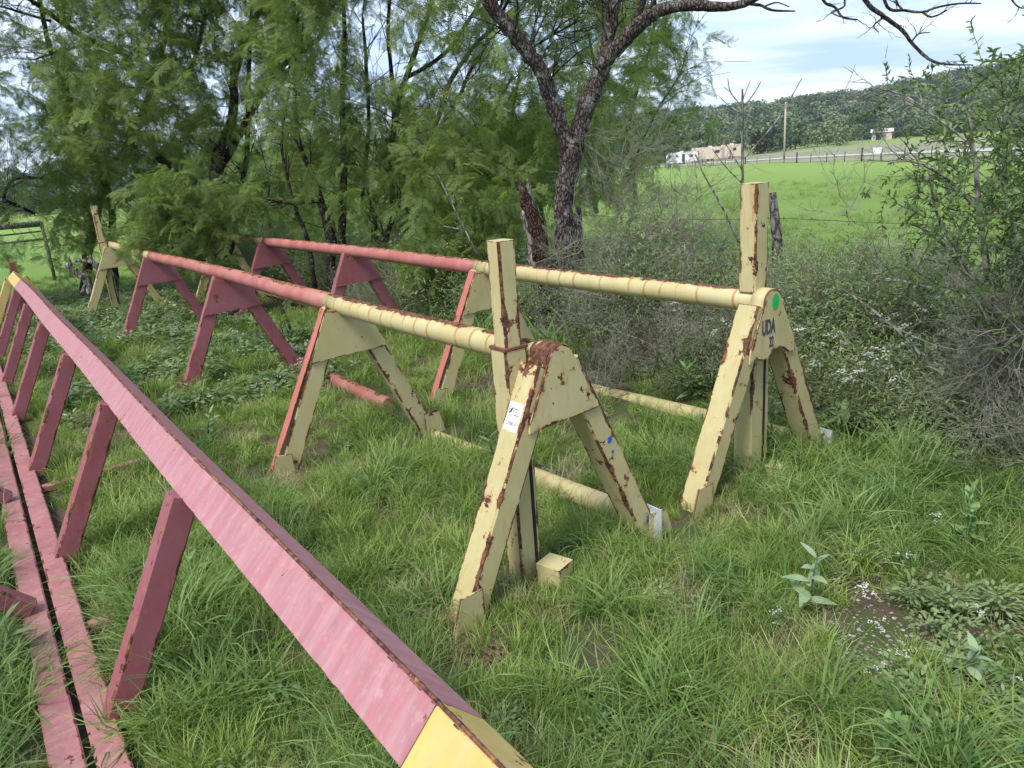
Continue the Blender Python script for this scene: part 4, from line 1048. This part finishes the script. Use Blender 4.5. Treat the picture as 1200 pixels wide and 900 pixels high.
# ------------------------------------------------------------------ shrub at the right edge
R.seed(12)
def leafy_shrub():
    b0 = at(1165, 500, 4.5); b0.z = 0
    root = empty('leafy_shrub', b0, 0, 'tall shrub with small dark green leaves at the right edge', 'shrub')
    mb = MB(); D = 4.4
    for L in ([(1180, 520, 5), (1178, 440, 4.5), (1160, 350, 4), (1150, 260, 3), (1140, 170, 2), (1132, 110, 1.2)], [(1190, 520, 4), (1200, 400, 4), (1220, 250, 3), (1210, 120, 2)],
              [(1160, 350, 2.5), (1120, 300, 2), (1085, 270, 1.5), (1065, 262, 1)], [(1150, 250, 2), (1110, 210, 1.5), (1075, 190, 1.2)], [(1140, 170, 1.5), (1100, 140, 1.2), (1060, 112, .9), (1030, 104, .6)],
              [(1160, 330, 2), (1110, 340, 1.5), (1060, 330, 1), (1030, 325, .8)], [(1120, 300, 1.5), (1095, 240, 1.2), (1088, 200, .8)], [(1200, 300, 2), (1170, 200, 1.5), (1180, 130, 1)]):
        P_, R_ = stem_px(mb, L, D, 6, .1, R.uniform(-.3, .3)); twigs(mb, P_, R_, 7, .28, .004, .1)
    child(mb, 'branches', M['deadwood'], root)
    spots = [(1150, 300, 75, 60, 1), (1180, 210, 70, 60, 1), (1120, 240, 45, 40, .8), (1100, 195, 35, 22, .8), (1135, 115, 35, 24, .8), (1100, 88, 40, 14, .45), (1170, 120, 40, 40, .8), (1085, 265, 35, 22, .7), (1060, 110, 35, 8, .5), (1150, 380, 60, 40, .6), (1130, 78, 20, 7, .6), (1050, 235, 30, 14, .35), (1240, 200, 60, 150, 1), (1230, 350, 60, 100, .8), (1045, 340, 40, 18, .3)]
    P, Q, S = [], [], []
    while len(P) < 700:
        sx_, sy_, rx, ry, dn = R.choices(spots, [s_[2] * s_[3] * s_[4] for s_ in spots])[0]
        px, py = R.gauss(sx_, rx * .55), R.gauss(sy_, ry * .55); p = at(px, py, R.gauss(4.4, .28 + rx * .002))
        if p.z < .15 or fbm(p.x, p.y, p.z, 3.2) < .0: continue
        P.append(p); Q.append((R.gauss(0, .6), R.gauss(-.1, .7), R.uniform(0, 6.28))); S.append(R.uniform(.45, .95))
    reparent(scatter('crown', 'leafytwig', P, Q, S), root)
leafy_shrub()
# dry reddish grey bush left of the far post
R.seed(13)
def twig_bush(px, py, D, n, rx, rz, label, kitn='brush'):
    b0 = at(px, py, D); b0.z = 0; root = empty('dry_bush', b0, 0, label, 'bush', 'leafless grey bushes')
    P = [(R.gauss(0, rx), R.gauss(0, rx * .6), abs(R.gauss(.1, rz))) for _ in range(n)]
    reparent_ = scatter('twigs', kitn, P, [(R.gauss(0, .35), R.gauss(0, .35), R.uniform(0, 6.28)) for _ in P], [R.uniform(.7, 1.2) for _ in P]); reparent_.parent = root
    mb = MB()
    for _ in range(9):
        a = R.uniform(0, 6.28); mb.tube([V3(0, 0, -.02), V3(math.cos(a) * .08, math.sin(a) * .1, .25), V3(math.cos(a) * .2, math.sin(a) * .2, .5)], [.006, .004, .002], 5)
    mb.build('stems', M['bark_dark'], root)
twig_bush(765, 400, 6.9, 85, .30, .75, 'leafless greyish pink bush between the forked tree and the far post')
twig_bush(985, 420, 5.6, 40, .4, .3, 'low grey bush right behind the far post')
twig_bush(480, 370, 8.3, 22, .4, .2, 'low grey bush behind the red length of the far pipe')

# tall dead stalks standing in the brush
def stalk(L, D, label, extra=()):
    b0 = at(L[0][0], L[0][1], D); b0.z = 0; root = empty('dead_stalk', b0, 0, label, 'dead stalk', 'thin dead stalks')
    mb = MB(); P_, R_ = stem_px(mb, L, D, 5, .05); child(mb, 'stem', M['deadwood'], root)
    mb = MB()
    for L2 in extra: stem_px(mb, L2, D, 4, .05)
    if extra: child(mb, 'side_twigs', M['deadwood'], root)
stalk([(868, 400, 1.8), (869, 300, 1.7), (870, 220, 1.6), (870, 125, 1.3), (870, 104, .8)], 5.4, 'tall straight dead stalk with forked tip left of the far post',
      ([(870, 125, .8), (856, 108, .7), (853, 92, .4)], [(870, 125, .8), (882, 112, .7), (892, 95, .4)], [(870, 118, .7), (877, 100, .5), (880, 93, .3)], [(870, 135, .6), (850, 120, .5), (842, 112, .3)], [(870, 200, .7), (845, 160, .5), (838, 150, .4)], [(870, 215, .8), (850, 195, .7), (835, 175, .5)], [(856, 108, .5), (848, 102, .3)], [(869, 150, .5), (880, 130, .4)]))
stalk([(872, 186, 1.0), (895, 160, .9), (915, 135, .8), (935, 100, .6), (940, 92, .4)], 5.3, 'pale dead stalk slanting up to the right behind the far post')
stalk([(866, 285, 1.1), (845, 240, 1.0), (825, 205, .9), (815, 180, .6)], 5.3, 'pale dead stalk slanting up to the left of the far post')
stalk([(560, 300, 1.1), (545, 270, 1.2), (525, 230, 1.), (513, 205, .6)], 6.6, 'thin pale stalk leaning left behind the near end post', ([(545, 270, .7), (520, 265, .5)], [(530, 240, .6), (535, 215, .4)]))
stalk([(1098, 440, 1.8), (1060, 395, 1.6), (1020, 362, 1.4), (985, 338, 1.)], 4.3, 'long pale dead stem slanting across the brush at the right')
stalk([(1140, 520, 1.5), (1160, 455, 1.4), (1185, 415, 1.2), (1200, 395, 1.)], 4.1, 'pale bent dead stem at the right edge', ([(1150, 490, .9), (1185, 510, .8), (1210, 505, .6)],))
# fallen pale branch at the far left
fb = empty('fallen_branch', gnd(105, 345), 0, 'pale dead branch lying under the far left tree', 'branch'); mb = MB()
for L in ([(78, 310, 3), (90, 320, 3.5), (103, 328, 4), (106, 345, 3.5)], [(90, 320, 2.5), (83, 312, 2), (80, 300, 1.2)], [(104, 300, 2), (112, 312, 2.6), (122, 330, 3)], [(88, 305, 2), (106, 307, 2), (118, 312, 2)], [(103, 328, 2), (95, 345, 1.5)]): stem_px(mb, L, 12.2, 6, .3)
child(mb, 'wood', M['deadwood'], fb)

# ------------------------------------------------------------------ old wire fence
R.seed(14)
fence = empty('wire_fence', W(0, 5.35), TH, 'old barbed wire fence with weathered wooden posts behind the brush', 'fence')
M['postwood'] = bark('dark weathered post wood', (.04, .035, .035), (.21, .19, .185), .1, 10)
def fpost(s, h, r_, lean, mat='postwood', dy=-.01):
    mb = MB(); mb.tube([V3(0, s, -.1), V3(lean * .3, s + dy * .4 + .01, h * .4), V3(lean * .5, s + dy * .6, h * .7), V3(lean, s + dy, h)], [r_ * 1.1, r_, r_ * .95, r_ * .7], 9, 0, True, .25); mb.build('fence_post', M[mat], fence)
PS = [-3.0, .2, 2.9, 6.2, 9.4, 12.7, 16, 19.5]
def at_plane(px, py, l):
    r = ray(px, py); k = l / r.dot(lX); return V3(0, 0, EYE) + r * k
q = at_plane(905, 226, 5.35); sp_ = at_plane(920, 310, 5.35).dot(dX); tip_ = q.dot(dX); PS[2] = sp_
for s in PS: fpost(s, q.z if s == sp_ else R.uniform(1.0, 1.25), .045, 0 if s == sp_ else R.gauss(0, .04), dy=(tip_ - sp_) if s == sp_ else -.01)
for z in (.45, .75, 1.0):
    mb = MB(); P = []
    for a, b_ in zip(PS[:-1], PS[1:]):
        for j in range(6): t_ = j / 6; P.append(V3(-.03, a + (b_ - a) * t_, z - .03 * math.sin(math.pi * t_)))
    mb.tube(P, .0022, 4, 0, False)
    for p in P[::1]:
        mb.tube([p + V3(-.01, .01, .02), p + V3(.01, -.01, -.02)], .0015, 3, 0, False); mb.tube([p + V3(.01, .01, .02), p + V3(-.01, .0, -.02)], .0015, 3, 0, False)
    mb.build('barbed_wire', M['twig_dark'], fence)

# pipe gate at the far left
gt = at(20, 270, 19); gt.z = gz(gt.x, gt.y); gr = empty('pipe_gate', gt, 0, 'grey pipe rail gate seen under the trees at the far left', 'gate')
for a, b_, r_ in (((-60, 271), (48, 262), 3.0), ((-60, 292), (52, 280), 1.0), ((-60, 283), (48, 271), .8)):
    mb = MB(); mb.tube([at(*a, 19), at(*b_, 19)], r_ * 19 / FPX, 8); child(mb, 'rail', M['deadwood'], gr)
for px in (-55, 48):
    mb = MB(); p = at(px, 260, 19); mb.tube([V3(p.x, p.y, gz(p.x, p.y)), p], .035, 8); child(mb, 'gate_post', M['deadwood'], gr)

# ------------------------------------------------------------------ far side of the field
def far(px, D, py=None):
    p = at(px, 180, D); p.z = gz(p.x, p.y); return p
GF = [far(px, D) for px, D in ((700, 215), (780, 196), (850, 160), (919, 128), (990, 104), (1060, 86), (1130, 73), (1230, 60))]
# gravel road and yard beyond the field
def road(name, L, wd, mat, dz):
    mb = MB(); n = len(L)
    for i in range(n - 1):
        a, b_ = L[i], L[i + 1]
        for j in range(6):
            p = a.lerp(b_, j / 6); q = a.lerp(b_, (j + 1) / 6); nr_ = max(2, int(wd / 4))
            for k in range(nr_):
                P4 = [v * (1 + wd * kk / nr_ / v.length) for v, kk in ((p, k), (q, k), (q, k + 1), (p, k + 1))]
                mb.quad([V3(v.x, v.y, gz(v.x, v.y) + dz) for v in P4])
    mb.build(name, mat, kind='structure')
road('gravel_road', [far(px, D) for px, D in ((640, 232), (780, 204), (850, 176), (919, 150), (990, 128), (1060, 110), (1230, 82))], 9, flat('pale gravel', (.38, .36, .34), .95, .2, .6), .12)
road('grass_verge', [far(px, D) for px, D in ((640, 222), (780, 200), (850, 164), (919, 132), (990, 108), (1060, 90), (1230, 64))], 110, flat('rough dry verge', (.17, .21, .09), .95, .5, .12, col2=(.30, .30, .17)), .05)
ff = empty('field_fence', GF[3], 0, 'far wire fence with dark posts along the end of the field', 'fence')
tot = 0; FP = []
for a, b_ in zip(GF[:-1], GF[1:]):
    n = max(1, int((b_ - a).length / 6.0))
    for j in range(n): FP.append(a.lerp(b_, j / n))
pm = None
for i, p in enumerate(FP):
    mb = MB(); h = 1.2 if i % 4 else 1.5; r_ = .05 if i % 4 else .10
    if pm is None or True:
        mb.tube([V3(0, 0, -.1), V3(.02, 0, h)], r_, 6); o = mb.build('fence_post', M['bark_dark'], ff); o.location = V3(p.x, p.y, gz(p.x, p.y)) - ff.location
for z in (.5, .9, 1.3):
    mb = MB(); mb.tube([V3(p.x, p.y, gz(p.x, p.y) + z) - ff.location for p in FP], .012, 3, 0, False); mb.build('fence_wire', M['deadwood'], ff)
# utility pole
p = far(919, 147); up_ = empty('utility_pole', p, 0, 'tall wooden utility pole beyond the field', 'pole')
mb = MB(); mb.tube([V3(0, 0, -.2), V3(0, 0, 5), V3(.02, 0, 9.6)], [.19, .16, .13], 10); mb.build('pole', flat('pale pole wood', (.42, .36, .28), .9, .2, 6), up_)
mb = MB(); mb.bar((-.12, -.16, 9.1), (.12, -.16, 9.1), .12, .12, (0, 0, 1)); mb.tube([V3(0, -.15, 9.15), V3(0, -.15, 9.4)], .05, 6); mb.build('insulator', M['rubber'], up_)
# trailers
def trailer(px, D, L_, h, dep, mat, label, wins, door, nose=0.):
    p = far(px, D); yaw = math.atan2(-p.x, p.y) + .0
    root = empty('travel_trailer', p, yaw, label, 'trailer', 'trailers parked beyond the field')
    mb = MB(); y0, y1 = -dep / 2, dep / 2; z0 = .6
    prof = [(-L_ / 2, z0), (L_ / 2, z0), (L_ / 2, h - .35), (L_ / 2 - .3, h), (-L_ / 2 + .3 + nose * .3, h), (-L_ / 2, h - .45 - nose * .4)]
    mb.quad([V3(x, y0, z) for x, z in prof]); mb.quad([V3(x, y1, z) for x, z in prof][::-1])
    for i in range(len(prof)):
        (xa, za), (xb, zb) = prof[i], prof[(i + 1) % len(prof)]; mb.quad([V3(xa, y0, za), V3(xa, y1, za), V3(xb, y1, zb), V3(xb, y0, zb)])
    mb.build('body', mat, root)
    for x, z, w_, hh in wins:
        mb = MB(); mb.bar((x - w_ / 2, y0 - .02, z), (x + w_ / 2, y0 - .02, z), hh, .06, (0, 0, 1)); mb.build('window', M['glass'], root)
    mb = MB(); mb.bar((door, y0 - .02, z0 + .1), (door, y0 - .02, h - .45), .7, .07, (1, 0, 0)); mb.build('door', M['roof'] if mat == M['rv_tan'] else M['glass'], root)
    for x in (-.5, .5):
        mb = MB(); mb.tube([V3(x, y0 + .02, .35), V3(x, y0 + .25, .35)], .36, 14); mb.build('wheel', M['rubber'], root)
    mb = MB(); mb.bar((-.4, y0 + .8, h + .12), (.5, y0 + .8, h + .12), .6, .22, (0, 1, 0)); mb.build('roof_unit', M['rv_white'], root)
trailer(799, 205, 7.8, 3.1, 2.6, M['rv_white'], 'white fifth-wheel trailer with dark windows, leftmost beyond the field', [(-2.9, 2.2, .5, .6), (-1.2, 2.2, .6, .5), (2.3, 2.1, 1.0, .6), (3.4, 2.1, .4, .5)], .4, 1)
trailer(832, 208, 9.5, 3.5, 2.6, M['rv_tan'], 'tan trailer with pale roof next to the white one', [(-3.3, 2.3, 1.0, .7), (1.8, 2.3, 1.1, .7)], 3.2)
trailer(857, 210, 5.5, 3.5, 2.6, M['rv_tan'], 'shorter tan trailer at the right of the trailer row', [(.8, 2.3, .8, .7)], -1.6)
# far shed and small sign
p = far(1032, 290); sh = empty('shed', p, math.atan2(-p.x, p.y), 'small pale shed with grey roof at the foot of the hill', 'shed')
mb = MB(); mb.bar((-3, 0, 1.2), (3, 0, 1.2), 2.4, 4, (0, 0, 1)); mb.build('wall', M['rv_tan'], sh)
mb = MB(); mb.plate([V3(-3.4, -2.4, 2.4), V3(3.4, -2.4, 2.4), V3(3.4, 0, 3.4), V3(-3.4, 0, 3.4)], (0, -.45, .9), .1); mb.plate([V3(3.4, 2.4, 2.4), V3(-3.4, 2.4, 2.4), V3(-3.4, 0, 3.4), V3(3.4, 0, 3.4)], (0, .45, .9), .1); mb.build('roof', M['rv_white'], sh)
mb = MB(); mb.bar((-1, -2.03, 0), (-1, -2.03, 2), 1.6, .05, (1, 0, 0)); mb.build('door', M['glass'], sh)
p = far(1028, 100); sg_ = empty('field_sign', p, math.atan2(-p.x, p.y), 'small blank white sign on the far field fence', 'sign')
mb = MB(); mb.bar((-.45, 0, 1.1), (.45, 0, 1.1), .6, .03, (0, 0, 1)); mb.build('board', M['white'], sg_)
for x in (-.35, .35):
    mb = MB(); mb.tube([V3(x, .04, 0), V3(x, .04, 1.3)], .04, 6); mb.build('support', M['deadwood'], sg_)

# ------------------------------------------------------------------ hills
def ridge_h(az_):      # height of the skyline above eye level in metres at 600 m, by azimuth
    xs = [-1.2, -.6, -.1, .1, .22, .35, .42, .50, .56, .63, .9, 1.3]; hs = [8, 11, 12, 14, 17, 17, 19, 22, 27, 31, 36, 30]
    return float(np.interp(az_, xs, hs))
mb = MB(); NA, NR = 150, 26; ZB = gz(300, 300)
def hill(a, d):
    t_ = smooth(330, 620, d); hh = (ridge_h(a) * d / 600 + EYE - ZB) * t_ * (1 + .10 * noise.noise(V3(a * 14, d * .006, 0)) * t_)
    if d > 640: hh *= 1 - .1 * smooth(640, 900, d)
    return ZB - 3 + hh + 3 * smooth(300, 330, d)
R.seed(15)
for i in range(NA + 1):
    a = -1.3 + 2.6 * i / NA
    for j in range(NR + 1):
        d = 300 + 620 * j / NR; mb.v.append((d * math.sin(a), d * math.cos(a), hill(a, d)))
for i in range(NA):
    for j in range(NR):
        q = i * (NR + 1) + j; mb.f.append((q, q + 1, q + NR + 2, q + NR + 1))
nl = sum(len(f) for f in mb.f); mb.uv = [(0, 0)] * nl; mb.u2 = [(0, 0)] * nl; mb.mi = [0] * len(mb.f); mb.sm = [True] * len(mb.f)
mb.build('hills', flat('hill floor', (.04, .07, .025), 1, .4, .02), kind='structure')
def treeblob(n=46):
    mb = MB()
    for _ in range(n):
        u = R.uniform(0, 6.28); c = V3(math.cos(u) * R.uniform(0, .42), math.sin(u) * R.uniform(0, .42), R.uniform(.25, .92)); r_ = R.uniform(.10, .2)
        for _ in range(13):
            d = V3(R.gauss(0, 1), R.gauss(0, 1), R.gauss(0, 1)).normalized(); q = c + d * r_; nn = (d + V3(R.gauss(0, .5), R.gauss(0, .5), R.gauss(.3, .5))).normalized()
            a = nn.cross(V3(.3, .2, 1)).normalized() * R.uniform(.02, .048); b_ = nn.cross(a.normalized()) * R.uniform(.02, .048)
            mb.quad([q - a - b_, q + a - b_, q + a + b_, q - a + b_])
    mb.tube([V3(0, 0, -.1), V3(0, 0, .5)], [.03, .02], 4); return mb
kit('farwood', [treeblob() for _ in range(5)], M['wood'])
P, Q, S = [], [], []
for _ in range(14000):
    a = R.uniform(-.5, .80) if R.random() < .85 else R.uniform(-1.25, 1.25); d = 320 + 330 * R.random() ** .8
    if a > .30 and d < 345 + 30 * noise.noise(V3(a * 20, 0, 0)): continue
    P.append((d * math.sin(a), d * math.cos(a), max(hill(a, d), gz(d * math.sin(a), d * math.cos(a))) - .6)); Q.append((0, 0, R.uniform(0, 6.28))); S.append(R.choice((4, 5, 6, 7, 8, 10)) * R.uniform(.8, 1.2))
tag(scatter('hill_woods', 'farwood', P, Q, S), 'dense dark green woods covering the far hillside', 'woods')
# scrub trees at the foot of the hill and behind the trailers
P, Q, S = [], [], []
for _ in range(420):
    a = R.uniform(-.9, .42); d = R.uniform(225, 330); P.append((d * math.sin(a), d * math.cos(a), gz(d * math.sin(a), d * math.cos(a)) - .4)); Q.append((0, 0, R.uniform(0, 6))); S.append(R.uniform(3.5, 8.5))
for _ in range(120):
    a = R.uniform(.42, .85); d = R.uniform(285, 335); P.append((d * math.sin(a), d * math.cos(a), gz(d * math.sin(a), d * math.cos(a)) - .4)); Q.append((0, 0, R.uniform(0, 6))); S.append(R.uniform(3.5, 7.5))
tag(scatter('scrub_woods', 'farwood', P, Q, S), 'scrub oaks massed at the foot of the hill', 'woods')

# thin air between here and the hill
mh = bpy.data.materials.new('thin haze'); mh.use_nodes = True; nn_ = mh.node_tree; nn_.nodes.clear()
ho = nn_.nodes.new('ShaderNodeOutputMaterial'); pv = nn_.nodes.new('ShaderNodeVolumePrincipled'); pv.inputs['Color'].default_value = (.80, .88, 1, 1); pv.inputs['Density'].default_value = .00015
nn_.links.new(pv.outputs[0], ho.inputs['Volume'])
mb = MB(); X0, Z0, Z1 = 3300, -5.5, 75.
c8 = [V3(x, y, z) for z in (Z0, Z1) for x, y in ((-X0, -X0), (X0, -X0), (X0, X0), (-X0, X0))]
for f in ((0, 3, 2, 1), (4, 5, 6, 7), (0, 1, 5, 4), (1, 2, 6, 5), (2, 3, 7, 6), (3, 0, 4, 7)): mb.quad([c8[i] for i in f])
hz = mb.build('haze', mh, kind='stuff')
weld(hz)
